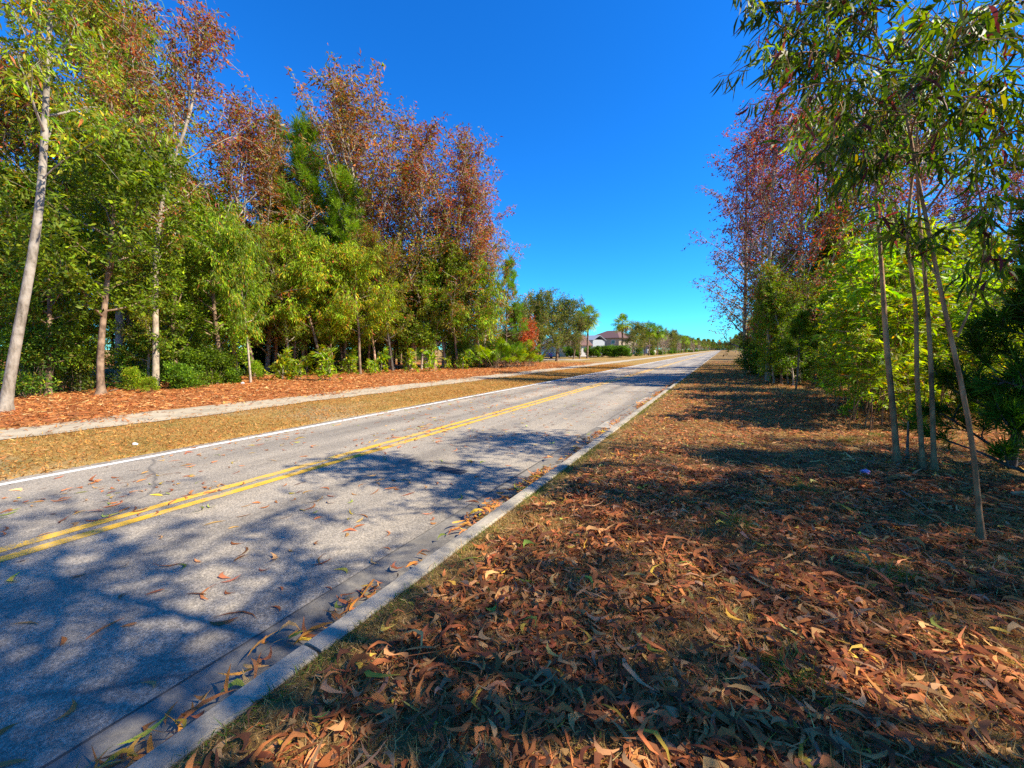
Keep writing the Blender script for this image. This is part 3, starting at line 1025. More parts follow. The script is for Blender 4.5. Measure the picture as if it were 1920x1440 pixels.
# bushes and young plants along the edge of the wood
edge = [
    (335, 714, .95, 'thicket', 0, "dark green bush filling the shadow between the brown trunk and the bright bushes"),
    (270, 726, .8, 'thicket', 1, "dark bush tucked beside the short brown trunk"),
    (60, 745, .7, 'thicket', 2, "dark bush at the foot of the pale leaning trunk"),
    (130, 735, .8, 'thicket', 0, "dark bush between the pale leaning trunk and the brown trunk"),
    (390, 722, 1.0, 'shrub', 0, "bright green bush spilling onto the orange litter"),
    (350, 728, .75, 'shrub', 1, "smaller bright green bush spilling onto the litter"),
    (425, 719, .7, 'shrub', 2, "low bright green bush ending the row of bushes"),
    (250, 733, .45, 'limebush', 0, "small yellow-green plant sprouting from the litter near the brown trunk"),
    (282, 736, .28, 'limebush', 1, "little yellow plant standing alone on the litter"),
    (480, 712, .5, 'limebush', 2, "knee high lime plant beside the slender pale trunk"),
    (545, 706, .65, 'shrub', 1, "low green bush under the crooked paperbark"),
    (700, 692, .8, 'thicket', 1, "dark low bush behind the dark leaning trunk"),
    (860, 690, .9, 'thicket', 2, "dark bush under the olive acacia near the wood's end"),
    (900, 689, .85, 'shrub', 0, "green bush just before the palmettos"),
    (920, 689, .7, 'thicket', 0, "dark bush hugging the palmetto clump"),
]
for i, (px, py, s, kd, v, lb) in enumerate(edge):
    x, y = spot(px, py)
    plant("bush", lb, "bush", PR[kd, v], (x, y, float(gz(x, y))), i * 1.3, s, 'bark_brown', group="bushes along the edge of the wood", parts=("stems", "foliage"))
seedl = [(575, 703), (605, 704), (620, 714), (655, 700), (690, 700), (705, 703), (715, 699), (768, 699), (842, 692), (868, 693), (880, 690), (565, 712), (530, 713), (660, 703), (812, 697)]
for i, (px, py) in enumerate(seedl):
    x, y = spot(px, py)
    plant("seedling", "waist high yellow-green seedling at the litter's edge under the wood", "young plant", PR['seedling', i % 3], (x, y, float(gz(x, y))), i * 2.1, rg.uniform(1.1, 2.4), 'bark_pale',
          group="seedlings along the litter", parts=("stem", "foliage"))
for i, (px, py, s) in enumerate([(925, 691, 1.3), (948, 690, 1.45), (968, 689, 1.35), (985, 688, 1.25), (958, 688, 1.7), (996, 687, .95)]):
    x, y = spot(px, py)
    lb = ["palmetto fan clump nearest the wood", "palmetto clump second from the wood, low in front", "palmetto clump in the middle of the row", "palmetto clump under the small red shrub",
          "tallest palmetto clump, behind the others", "smallest palmetto clump at the end nearest the driveway"][i]
    plant("palmetto", lb, "palmetto", PR['palmetto', i % 2], (x, y, float(gz(x, y))), i * 2.3, s, 'bark_brown', group="palmettos at the end of the wood", parts=("stems", "fronds"))
x, y = spot(990, 683)
plant("red_shrub", "small brick red leaved tree rising behind the palmettos", "small tree", PR['redshrub', 0], (x, y, -.1), 0, (1.5, 1.5, 2.3), 'bark_brown', parts=("stems", "foliage"))
for i, (px, py, lb) in enumerate([(1012, 680, "little palmetto beside the oak nearest the palmettos"), ]):
    x, y = spot(px, py)
    plant("palmetto", lb, "palmetto", PR['palmetto', 0], (x, y, -.1), 1, .75, 'bark_brown', parts=("stems", "fronds"))

# ------------------------------------------------------------------ street trees, palms and hedges by the houses
for i, (px, py, tp, v, w, lb) in enumerate([(1014, 679, 548, 0, .9, "grey-green oak between the palmettos and the driveway oak"), (1044, 677, 553, 1, 1.0, "broad grey-green oak with a clear trunk in front of the garage"),
                                            (975, 681, 560, 2, .9, "shadowy oak behind the palmettos"), (1075, 674, 585, 2, .75, "smaller oak behind the nearest pair of palms")]):
    x, y = spot(px, py)
    s = fit(('oak', v), x, y, tp)
    plant("oak_tree", lb, "tree", PR['oak', v], (x, y, -.12), i * 1.7, (s * w * 1.12, s * w * 1.12, s), 'bark_brown', group="oaks by the houses")
for i, (px, py, tp, lb) in enumerate([(1087, 672.5, 588, "palm half hidden by the oak crown, nearest the hedges"), (1101, 672, 577, "tall yellow-green palm standing clear in front of the brown roofed house"),
                                      (1166, 667.5, 593, "palm rising above the long clipped hedge")]):
    x, y = spot(px, py)
    s = fit(('palm', i % 2), x, y, tp)
    plant("palm_tree", lb, "palm", PR['palm', i % 2], (x, y, -.12), i * 1.1, s, 'bark_brown', group="palms by the houses")
for px, py, v, s, lb in [(1073, 671, 0, 1.0, "dark clipped hedge block behind the palm trunks on the garage side"), (1111, 670.5, 0, .98, "clipped hedge block right behind the tall palm"),
                         (1152, 670.3, 1, 1.0, "long rounded clipped hedge in front of the brown roofed house")]:
    x, y = spot(px, py)
    plant("hedge", lb, "hedge", PR['hedge', v], (x, y, -.1), .35, s * 1.12, 'bark_brown', group="clipped hedges", parts=("stems", "foliage"))

avenue = "trees lining the road into the distance"
y = 103.0
i = 0
rg = np.random.default_rng(9)
while y < 620:
    x = -19.5 + rg.normal() * 1.2
    kind = ('oak', 'palm', 'oak', 'palm', 'twiggy', 'oak', 'twiggy', 'palm')[i % 8]
    if kind == 'oak':
        plant("oak_tree", "grey-green oak in the avenue running to the horizon beyond the hedges", "tree", PR['oak', i % 3], (x, y, -.12), rg.uniform(0, 6.28), rg.uniform(.9, 1.1) * (1 + y / 1500) * np.array([1.1, 1.1, 1.0]), 'bark_brown', group=avenue)
    elif kind == 'palm':
        plant("palm_tree", "far palm in the avenue running to the horizon", "palm", PR['palm', i % 2], (x + 1.0, y, -.12), rg.uniform(0, 6.28), rg.uniform(.75, 1.0), 'bark_brown', group=avenue)
    else:
        plant("crape_myrtle", "bare pinkish grey twiggy tree beneath the far avenue crowns", "small tree", PR['twiggy', i % 2], (x + 2.4, y, -.12), rg.uniform(0, 6.28), rg.uniform(1.2, 1.5), 'bark_pale', group=avenue)
    if i % 2 == 0:
        plant("bush", "low clipped bush at the foot of the far avenue", "bush", PR['shrub', i % 3], (x + 1.5, y + 2, -.12), 0, rg.uniform(.9, 1.3), parts=("stems", "foliage"), group="low bushes along the avenue")
    if 175 < y < 360 and i % 2:
        plant("oak_tree", "grey-green oak in the second row behind the avenue", "tree", PR['oak', (i + 1) % 3], (x - 11 + rg.normal() * 2, y + 3, -.12), rg.uniform(0, 6.28), rg.uniform(.9, 1.15), 'bark_brown', group=avenue)
    y += 4.6 + y * .016
    i += 1
# trees behind the houses, and the far wood that closes the road
for i in range(26):
    xx = -44 - rg.random() * 40
    yy = 55 + i * 8 + rg.normal() * 4
    plant("broadleaf_tree", "green tree far behind the houses", "tree", PR['wood', i % 2], (xx - 10, yy + 10, -.1), rg.uniform(0, 6.28), rg.uniform(.45, .62), 'bark_brown', group="trees behind the houses")
for i in range(90):
    xx = rg.uniform(-110, 70) if i % 2 else rg.uniform(-40, 22)
    yy = rg.uniform(640, 900) if abs(xx + 5) < 16 else rg.uniform(420, 760)
    if -17 < xx < 4 and yy < 640: yy = 700
    plant("broadleaf_tree", "distant dark green tree closing the view at the road's end", "tree", PR['wood', i % 2], (xx, yy, -.1), rg.uniform(0, 6.28), rg.uniform(.95, 1.5), 'bark_brown', group="far trees at the end of the road")

for i in range(16):
    plant("thicket_bush", "distant dark thicket closing the view at the road's end", "bush", PR['thicket', i % 3], (-24 + i * 2.4, 872, -.3), rg.uniform(0, 6), rg.uniform(1.6, 2.4), group="far thickets at the end of the road", parts=("stems", "foliage"))
    plant("broadleaf_tree", "distant dark green tree closing the view at the road's end", "tree", PR['wood', i % 2], (-26 + i * 2.6, rg.uniform(875, 960), -.1), rg.uniform(0, 6.28), rg.uniform(1.0, 1.4), 'bark_brown', group="far trees at the end of the road")
for i in range(40):
    plant("broadleaf_tree", "distant tree on the green ridge behind the far avenue", "tree", PR['wood', i % 2], (rg.uniform(-75, -30), 230 + i * 13, -.1), rg.uniform(0, 6.28), rg.uniform(.95, 1.35), 'bark_brown', group="trees on the ridge behind the far avenue")

# ------------------------------------------------------------------ trees on the near side of the road
NEAR = "slender acacias on the near verge"
dN = depth_of(1840, 1014, 0)
nt1 = [(1840, 1018, 3.3), (1829, 850, 3.32), (1809, 740, 3.36), (1786, 650, 3.42), (1758, 520, 3.5), (1735, 400, 3.6), (1713, 300, 3.7), (1700, 200, 3.85), (1672, 120, 4.0), (1622, 30, 4.2), (1588, -30, 4.3)]
k0 = dN / 3.3
P_ = lambda l: [at(px, py, d * k0) for px, py, d in l]
ex1 = [P_(l) for l in (
    [(1672, 120, 4.0), (1610, 98, 3.95), (1530, 96, 3.9), (1465, 100, 3.85), (1428, 112, 3.8)],
    [(1697, 180, 3.85), (1640, 152, 3.8), (1570, 150, 3.75), (1510, 160, 3.7), (1470, 180, 3.7)],
    [(1640, 60, 4.1), (1560, 20, 4.0), (1470, -5, 3.95), (1395, 22, 3.9)],
    [(1702, 215, 3.8), (1650, 215, 3.75), (1600, 235, 3.7), (1550, 275, 3.65)],
    [(1713, 300, 3.7), (1775, 225, 3.5), (1850, 160, 3.35), (1935, 115, 3.2)],
    [(1700, 200, 3.85), (1765, 95, 3.7), (1840, 25, 3.6), (1905, -25, 3.5)],
    [(1622, 30, 4.2), (1690, -30, 4.1), (1770, -80, 4.0)],
    [(1735, 400, 3.6), (1790, 320, 3.5), (1860, 260, 3.4), (1930, 225, 3.3)],
    [(1713, 300, 3.7), (1670, 290, 3.65), (1635, 315, 3.6)],
    [(1758, 520, 3.5), (1715, 455, 3.6), (1690, 420, 3.7)],
    [(1795, 632, 3.4), (1835, 550, 3.35), (1851, 450, 3.3), (1838, 360, 3.3), (1828, 330, 3.3)],
    [(1672, 120, 4.0), (1720, 60, 3.9), (1770, 30, 3.8), (1830, 90, 3.7)],
    [(1700, 200, 3.85), (1770, 170, 3.9), (1840, 200, 3.9), (1900, 190, 3.9)],
)]
bespoke("acacia_tree", "nearest slender trunk leaning over the verge, sickle leaves hanging against sky", "tree", 21,
        dict(SP['near'], er=.009, r=.0155, nb=14, t0=.62, bl=1.5, nt=13, nl=19, tl=.42, L=.18, W=.022, droop=.75, taper=.55), P_(nt1), 'bark_warm', 'leaf_near', ex1, NEAR)
dA, dB, dC = depth_of(1683, 873, 0), depth_of(1731, 882, 0), depth_of(1752, 886, 0)
bespoke("acacia_tree", "dark straight trunk standing first in the row of three slender trunks", "tree", 22,
        dict(SP['near'], er=.01, r=.031, nb=7, t0=.78, bl=1.2, taper=.6), path_at([(1683, 876), (1674, 760), (1661, 640), (1656, 540), (1648, 440), (1640, 330), (1640, 300), (1644, 265)], dA, dA + .8), 'bark_warm', 'leaf_near', group=NEAR)
bespoke("acacia_tree", "crooked middle trunk of the three, forking in a Y above head height", "tree", 23,
        dict(SP['near'], er=.014, r=.023, nb=7, t0=.76, bl=1.2, taper=.6), path_at([(1731, 885), (1724, 770), (1716, 690), (1721, 600), (1712, 520), (1694, 445), (1704, 400), (1712, 330), (1720, 240), (1730, 170), (1734, 140)], dB, dB + .4), 'bark_warm', 'leaf_near',
        extra=[path_at([(1694, 445), (1676, 405), (1662, 370), (1645, 300), (1620, 240)], dB)], group=NEAR)
bespoke("acacia_tree", "smooth trunk third in the row, nearest the leaning one", "tree", 24,
        dict(SP['near'], er=.01, r=.023, nb=7, t0=.78, bl=1.2, taper=.6), path_at([(1752, 889), (1748, 760), (1744, 640), (1735, 520), (1724, 420), (1718, 300), (1720, 210), (1727, 160), (1730, 130)], dC, dC + .6), 'bark_warm', 'leaf_near', group=NEAR)
# further trees of the same stand beside and behind the viewer, whose shade falls on the road
stand = [(4.4, 1.6, 9.5, 0), (9.4, 4.4, 9.5, 1), (5.6, -1.2, 9.5, 2), (8.2, .2, 10, 0), (7.6, 5.6, 9.5, 1), (9.8, 3.2, 11, 2), (10.5, 7.2, 9.0, 0), (3.4, -1.8, 9.0, 1), (12.5, 1.0, 9.5, 2), (8.6, 6.4, 9.0, 0), (9.9, 7.9, 9.5, 1), (8.0, 4.7, 8.4, 2), (11.2, 6.0, 10, 0), (7.2, 6.4, 7.6, 1), (7.6, 7.5, 8.6, 2), (9.0, 8.8, 9.0, 0), (10.6, 9.6, 9.5, 2)]
for i, (x, y, h, v) in enumerate(stand):
    plant("acacia_tree", "slender acacia of the near stand whose drooping crown fills the upper corner", "tree", PR['near', v], (x, y, float(gz(x, y)) - .02), i * 1.3, h / PR['near', v][2] * np.array([1.15, 1.15, 1.0]), 'bark_brown', 'leaf_near', group="stand of acacias beside the viewer")

for i, (x, y, h) in enumerate([(3.4, 2.8, 10.2), (4.6, 3.3, 10.6), (3.2, 1.3, 9.2), (5.6, 1.8, 9.6), (4.9, 2.3, 9.2)]):
    plant("acacia_tree", "slender acacia of the near stand whose drooping crown fills the upper corner", "tree", PR['high', i % 2], (x, y, float(gz(x, y)) - .02), i * 2.3, h / PR['high', i % 2][2], 'bark_warm', 'leaf_near', group="stand of acacias beside the viewer")

# tall plum and rust trees beyond the sunny gap
plums = [(1440, 716, 165, 'plum', 0, "bare twigged plum red tree with the highest crown over the near verge"), (1400, 700, 260, 'plum', 1, "plum red tree leaning its crown out towards the road"),
         (1500, 714, 190, 'plum', 2, "dusky red tree behind the clump of pale canes"), (1545, 708, 170, 'plum', 0, "tall thin red tree standing between canes and slender trunks"),
         (1600, 712, 215, 'plum', 1, "red topped tree seen behind the first dark slender trunk"), (1425, 690, 330, 'plum', 2, "plum and green tree farther down the near verge"),
         (1750, 712, 330, 'plum', 2, "red tree seen through the gap beside the leaning trunk"), (1850, 716, 280, 'plum', 0, "red tree deep behind the dark feathery pine"),
         (1680, 706, 260, 'plum', 2, "red tree behind the Y forked trunk")]
for i, (px, py, tp, kd, v, lb) in enumerate(plums):
    x, y = spot(px, py, 0)
    s = fit((kd, v), x, y, tp, 0)
    plant("red_leaved_tree", lb, "tree", PR[kd, v], (x, y, float(gz(x, y)) - .05), i * 2.2, (s * 1.15, s * 1.15, s), 'bark_pale', group="red leaved trees on the near side")
canes = [(1436, 716, 540, "leafy cane nearest the road in the clump on the near verge"), (1452, 720, 520, "pale straight cane in the clump, second from the road"), (1466, 722, 480, "thickest pale cane of the clump"), (1478, 721, 530, "slim cane close behind the thickest one"),
         (1488, 724, 490, "dark stemmed cane at the front of the clump"), (1422, 706, 540, "leafy dark cane at the back of the clump by the road"), (1500, 718, 500, "cane at the inner end of the clump"),
         (1540, 716, 440, "yellow-green cane standing between the clump and the saplings"), (1520, 712, 420, "bushy green cane behind the young pine with the dark top"),
         (1556, 712, 380, "tall lime green cane beyond the saplings nearest the clump"), (1578, 708, 420, "lime cane behind the foremost saplings"), (1510, 706, 360, "tall green cane rising against the plum red trees"),
         (1460, 708, 440, "dark green cane crowding behind the clump"), (1408, 698, 520, "green cane sticking out to the road beyond the clump")]
for i, (px, py, tp, lb) in enumerate(canes):
    x, y = spot(px, py, 0)
    k = ('cane', i % 3)
    s = fit(k, x, y, tp, 0)
    plant("cane_tree", lb, "small tree", PR[k], (x, y, float(gz(x, y)) - .03), i * 1.7, (s * 1.25, s * 1.25, s), ('bark_pale', 'bark_pale', 'bark_brown')[i % 3], group="clump of canes on the near verge")

rg = np.random.default_rng(15)
sap_sp = [(1600, 790, 470), (1655, 800, 440), (1622, 780, 520), (1640, 775, 560), (1570, 760, 560), (1585, 770, 600), (1662, 770, 560), (1700, 790, 520), (1715, 775, 480), (1760, 790, 520), (1780, 770, 560), (1745, 770, 600), (1690, 760, 600),
          (1610, 755, 470), (1650, 750, 420), (1720, 752, 430), (1770, 750, 440), (1800, 770, 480), (1560, 748, 600), (1630, 745, 500), (1735, 742, 420), (1540, 745, 640), (1575, 740, 480), (1605, 738, 420), (1680, 738, 430), (1755, 738, 400), (1810, 745, 420),
          (1548, 772, 640), (1592, 806, 650), (1632, 812, 600), (1668, 792, 470), (1708, 760, 450), (1726, 800, 560), (1668, 752, 380), (1590, 752, 500), (1640, 738, 380), (1700, 735, 400), (1565, 735, 430), (1790, 742, 430), (1775, 800, 600), (1620, 800, 540),
          (1850, 750, 440), (1890, 760, 470), (1860, 780, 520), (1910, 800, 560)]
for i, (px, py, tp) in enumerate(sap_sp):
    x, y = spot(px, py, 0)
    k = ('sapling', i % 4)
    s = fit(k, x, y, tp, 0)
    wd = min(1.3, 1.15 / s * 1.1)
    plant("sapling", "thin pale sapling with bright yellow-green leaves in the sunny thicket behind the slender trunks", "sapling", PR[k], (x, y, float(gz(x, y)) - .02), i * 1.1, (s * wd, s * wd, s), 'bark_warm', 'leaf_near', group="saplings in the sunny thicket")
for i in range(12):
    px, py = rg.uniform(1560, 1990), rg.uniform(704, 718)
    x, y = spot(px, py, 0)
    plant("bush", "yellow-green bush filling the sunny thicket", "bush", PR['limebush', i % 3], (x, y, float(gz(x, y))), rg.uniform(0, 6), rg.uniform(.8, 1.35), group="bushes of the sunny thicket", parts=("stems", "foliage"))
rb = [(1530, 716, .7, 'thicket', 0, "dark green bush at the inner foot of the cane clump"), (1420, 702, .8, 'thicket', 1, "dark green bush at the road side foot of the cane clump"), (1448, 708, .8, 'thicket', 2, "dark green bush hidden among the canes"),
      (1560, 728, .5, 'shrub', 0, "small green bush in the half shade by the saplings"), (1600, 722, .9, 'thicket', 0, "dark bush behind the nearest saplings"), (1500, 702, 1.2, 'thicket', 1, "tall dark bush behind the cane clump"),
      (1640, 712, 1.3, 'thicket', 2, "tall dark bush deep in the sunny thicket"), (1730, 712, 1.3, 'thicket', 0, "dark bush seen between the three slender trunks"), (1560, 700, 1.5, 'thicket', 1, "large dark bush far behind the saplings"),
      (1830, 716, 1.3, 'thicket', 2, "dark bush behind the feathery pine"), (1900, 722, 1.2, 'thicket', 1, "dark bush at the picture's edge behind the feathery pine")]
for i, (px, py, s, kd, v, lb) in enumerate(rb):
    x, y = spot(px, py, 0)
    plant("bush", lb, "bush", PR[kd, v], (x, y, float(gz(x, y))), i * 1.9, s, group="bushes on the near side", parts=("stems", "foliage"))
for i in range(22):
    px, py = rg.uniform(1500, 1990), rg.uniform(690, 708)
    x, y = spot(px, py, 0)
    k = ('cane', i % 3) if i % 2 else ('lime', i % 3)
    plant("broadleaf_tree", "yellow-green tree crowded behind the sunny thicket", "tree", PR[k], (x, y, -.03), rg.uniform(0, 6.28), rg.uniform(.55, .85), 'bark_warm', group="trees behind the sunny thicket")
rs = np.random.default_rng(202)
for i in range(34):
    px, py = rs.uniform(1555, 1935), rs.uniform(742, 812)
    if abs(px - 1690) < 14 and py > 800: continue
    x, y = spot(px, py, 0)
    k = ('sapling', i % 4)
    s = fit(k, x, y, py - rs.uniform(90, 230), 0)
    wd = min(1.5, .95 / s)
    plant("sapling", "low thin sapling with yellow-green leaves in the undergrowth below the taller saplings", "sapling", PR[k], (x, y, float(gz(x, y)) - .02), rs.uniform(0, 6.28), (s * wd, s * wd, s), 'bark_warm', 'leaf_near',
          group="low saplings of the undergrowth")
for i in range(22):
    px, py = rs.uniform(1570, 1930), rs.uniform(735, 790)
    x, y = spot(px, py, 0)
    plant("seedling", "knee high yellow-green seedling on the sunny litter behind the slender trunks", "young plant", PR['seedling', i % 3], (x, y, float(gz(x, y))), rs.uniform(0, 6.28), rs.uniform(.5, 1.3), 'bark_warm',
          group="seedlings of the sunny thicket", parts=("stem", "foliage"))
# dark feathery pine at the picture's edge and pine saplings
x, y = spot(1895, 880, 0)
plant("young_pine", "dark feathery young pine beside the leaning trunk", "young pine", PR['youngpine', 0], (x, y, -.02), .6, 1.0, 'bark_dark', group="young pines")
x, y = spot(1492, 733, 0)
x2, y2 = spot(1965, 905, 0)
plant("young_pine", "dark young pine mostly cut off by the picture's edge", "young pine", PR['youngpine', 0], (x2, y2, -.02), 2.6, 1.05, 'bark_dark', group="young pines")
plant("young_pine", "young pine with one dark tufted top in front of the canes", "young pine", PR['youngpine', 1], (x, y, -.02), 1.6, 1.0, 'bark_brown', group="young pines")
x, y = spot(1528, 722, 0)
plant("young_pine", "soft green young pine behind the dark tufted one", "young pine", PR['youngpine', 0], (x, y, -.02), 2.6, 1.1, 'bark_brown', group="young pines")
x, y = spot(1615, 762, 0)
plant("young_pine", "knee high feathery pine among the saplings", "young pine", PR['youngpine', 0], (x, y, -.02), 4, .42, 'bark_brown', group="young pines")

# far trees along the near verge
y = 30.0
i = 0
while y < 620:
    x = 3.6 + abs(rg.normal()) * 1.4 + min(2.0, y / 60)
    k = [('plum', i % 3), ('green', i % 3), ('cane', i % 3), ('oak', i % 3), ('pine', i % 2)][i % 5]
    h = PR[k][2]
    s = rg.uniform(6.5, 9.5) / h
    nm = {'pine': "pine_tree"}.get(k[0], "broadleaf_tree")
    plant(nm, "far tree in the row along the near verge beyond the canes", "tree", PR[k], (x, y, -.03), rg.uniform(0, 6.28), (s * 1.1, s * 1.1, s), 'bark_grey', group="far trees along the near verge")
    if i < 16:
        plant("bush", "far bush under the row along the near verge", "bush", PR['thicket' if i % 2 else 'shrub', i % 3], (x - .3, y + 1.5, -.03), rg.uniform(0, 6.28), rg.uniform(.6, 1.0), group="far bushes along the near verge", parts=("stems", "foliage"))
    y += 3.2 + y * .05
    i += 1
for i in range(26):
    xx, yy = rg.uniform(9, 34), rg.uniform(18, 70)
    if yy < 30 and xx < 20: xx += 14
    k = ('plum', i % 3) if i % 2 else ('wood', i % 2)
    s = rg.uniform(7, 11) / PR[k][2]
    plant("broadleaf_tree", "tree deep in the woods on the near side", "tree", PR[k], (xx, yy, -.03), rg.uniform(0, 6.28), s, 'bark_grey', group="deep trees on the near side")

# ------------------------------------------------------------------ leaf litter, fallen leaves and grass
def clump(x, y, seed, freq=1.0):
    """0..1 patchy field"""
    r = np.random.default_rng(seed)
    v = np.zeros_like(x)
    for k in range(7):
        a = r.uniform(0, 6.28)
        f = freq * r.uniform(.6, 3.2)
        v += np.sin(f * (x * math.cos(a) + y * math.sin(a)) + r.uniform(0, 6.28)) * np.cos(f * .8 * (x * math.sin(a) - y * math.cos(a)) + r.uniform(0, 6.28))
    return 1 / (1 + np.exp(-v * 1.1))


DRYMIX = [((.46, .16, .05), 5), ((.34, .105, .036), 5), ((.19, .068, .03), 3.2), ((.54, .27, .10), 2.6), ((.36, .20, .10), 1.6), ((.58, .36, .05), .35), ((.20, .28, .04), .13), ((.42, .34, .09), .2)]
ORANGEMIX = [((.48, .185, .052), 5), ((.38, .13, .038), 4), ((.56, .29, .10), 3), ((.22, .08, .03), 2.4), ((.6, .42, .18), .8)]
ROADMIX = [((.46, .17, .055), 4), ((.34, .12, .05), 3), ((.56, .30, .1), 2), ((.62, .42, .05), 1), ((.36, .4, .06), .8)]


def in_view(x, y, z, dmin, dmax, mx=120):
    px, py, d = frame_px(np.stack([x, y, z], -1))
    return (d > dmin) & (d < dmax) & (px > -mx) & (px < 1920 + mx) & (py < 1440 + mx)


def litter(name, label, seed, x0, x1, y0, y1, dens, dmin, dmax, L, W, mix, fine, patch=None, lift=(.004, .035), tilt=.35, curv=.3, bend=.16, zf=gz):
    r = np.random.default_rng(seed)
    n = int(dens * (x1 - x0) * (y1 - y0))
    x, y = r.uniform(x0, x1, n), r.uniform(y0, y1, n)
    z = zf(x, y)
    keep = in_view(x, y, z, dmin, dmax)
    if patch is not None:
        keep &= r.random(n) < patch(x, y)
    x, y, z = x[keep], y[keep], z[keep]
    n = len(x)
    a = r.uniform(0, 6.2832, n)
    D = norm(np.stack([np.cos(a), np.sin(a), r.normal(size=n) * tilt * .5], -1))
    up = norm(np.stack([r.normal(size=n) * tilt, r.normal(size=n) * tilt, np.ones(n)], -1))
    Ls = L * np.exp(r.normal(size=n) * .36)
    Ws = W * np.exp(r.normal(size=n) * .24)
    P = np.stack([x, y, z + r.uniform(lift[0], lift[1], n)], -1) - D * (Ls * .5)[:, None]
    if fine:
        V, Q, k = sickle(P, D, Ls, Ws, r, curv, bend, flat=up, fold=.18)
    else:
        V, Q, k = sickle(P, D, Ls, Ws, r, curv, bend * .7, flat=up, stations=(0, .5, 1), widths=(.1, 1, .05), fold=.1)
    floor = zf(V[:, 0], V[:, 1]) + .003
    V[:, 2] = np.maximum(V[:, 2], floor)
    C = np.repeat(colours(r, mix, n, .24), k, 0)
    o = obj(name, mesh_np(name, V, Q, C, smooth=fine), M['dry'])
    return tag(o, label, "fallen leaves", kind="stuff")


verge_p = lambda x, y: np.clip((x + 1.72) / .3, 0, 1) * (.3 + .75 * clump(x, y, 5, 2.2)) * np.clip(1.15 - .018 * y, .25, 1)
litter("leaf_litter", "curled reddish sickle leaves strewn over the near verge beside the kerb", 1, -1.75, 6.5, -1, 7, 1150, .5, 5.2, .118, .0215, DRYMIX, True, verge_p, curv=.42, bend=.13)
litter("leaf_crumbs", "small broken leaf flakes between the larger leaves of the near verge", 11, -1.75, 6.5, -1, 7, 900, .5, 4.6, .045, .016, DRYMIX + [((.12, .07, .04), 4)], False, verge_p, lift=(.002, .012), tilt=.25)
litter("leaf_litter", "brown leaves scattered over the verge in the middle distance", 2, -1.7, 11, 2, 17, 420, 5.2, 15, .13, .024, DRYMIX, False, verge_p)
litter("leaf_litter", "brown leaves thinning out along the far verge", 3, -1.7, 8, 12, 60, 110, 15, 60, .17, .035, DRYMIX, False, verge_p)
wood_p = lambda x, y: np.clip((-13.0 + .35 * np.sin(y * .8) + .25 * np.sin(y * 2.1) - x) / .6, 0, 1) * (.55 + .45 * clump(x, y, 8, .9)) * np.clip((52 - y) / 14, 0, 1)
litter("leaf_litter", "thick orange leaf litter banked between footpath and wood", 4, -26, -12.6, -4, 52, 190, 4, 80, .17, .036, ORANGEMIX, False, wood_p, lift=(.004, .06))
strip_p = lambda x, y: .25 + .75 * clump(x, y, 12, .8)
litter("leaf_litter", "scattered tan leaves on the dry grass strip across the road", 6, -11.7, -8.5, -4, 50, 50, 3, 80, .10, .02, ORANGEMIX, False, strip_p)
litter("leaf_litter", "few orange leaves blown across the footpath", 7, -13.5, -11.8, 0, 40, 22, 3, 80, .14, .028, ORANGEMIX, False, strip_p, zf=lambda x, y: np.full_like(x, -.084))
road_z = lambda x, y: np.full_like(x, -.1465)
road_p = lambda x, y: .12 + .88 * clump(x, y, 14, .7) ** 2 * np.where(x < -5.0, 1.25, .45)
litter("road_leaves", "loose brown and yellow leaves scattered over the asphalt", 9, -8.3, -2.45, -1, 40, 34, .5, 60, .13, .021, ROADMIX, True, road_p, zf=road_z, lift=(.002, .008), tilt=.12, bend=.06)
gut_p = lambda x, y: np.clip(np.sin(y * 1.55 + 1.0) * .3 + np.sin(y * 4.1 + .6) * .28 + np.sin(y * .53) * .2 + .22, .09, 1) * np.exp(-((x + 2.16) / .075) ** 2)
litter("gutter_leaves", "orange and yellow leaves heaped in the gutter against the kerb", 10, -2.4, -2.0, -.4, 24, 1150, .4, 40, .13, .021, ROADMIX + [((.62, .25, .05), 4)], True, gut_p, lift=(.003, .07), tilt=.4, zf=lambda x, y: np.full_like(x, -.152))


def grass(name, label, seed, x0, x1, y0, y1, dens, dmin, dmax, H, W, mix, patch=None):
    r = np.random.default_rng(seed)
    n = int(dens * (x1 - x0) * (y1 - y0))
    x, y = r.uniform(x0, x1, n), r.uniform(y0, y1, n)
    z = gz(x, y)
    keep = in_view(x, y, z, dmin, dmax, 60)
    if patch is not None:
        keep &= r.random(n) < patch(x, y)
    x, y, z = x[keep], y[keep], z[keep]
    n = len(x)
    D = norm(np.stack([r.normal(size=n) * .9, r.normal(size=n) * .9, r.uniform(.15, 1, n)], -1))
    V, Q, k = kite(np.stack([x, y, z - .004], -1), D, H * np.exp(r.normal(size=n) * .35), np.full(n, W) * r.uniform(.7, 1.3, n), r, .16, 0)
    o = obj(name, mesh_np(name, V, Q, np.repeat(colours(r, mix, n, .25), k, 0)), M['blade'])
    return tag(o, label, "grass", kind="stuff")


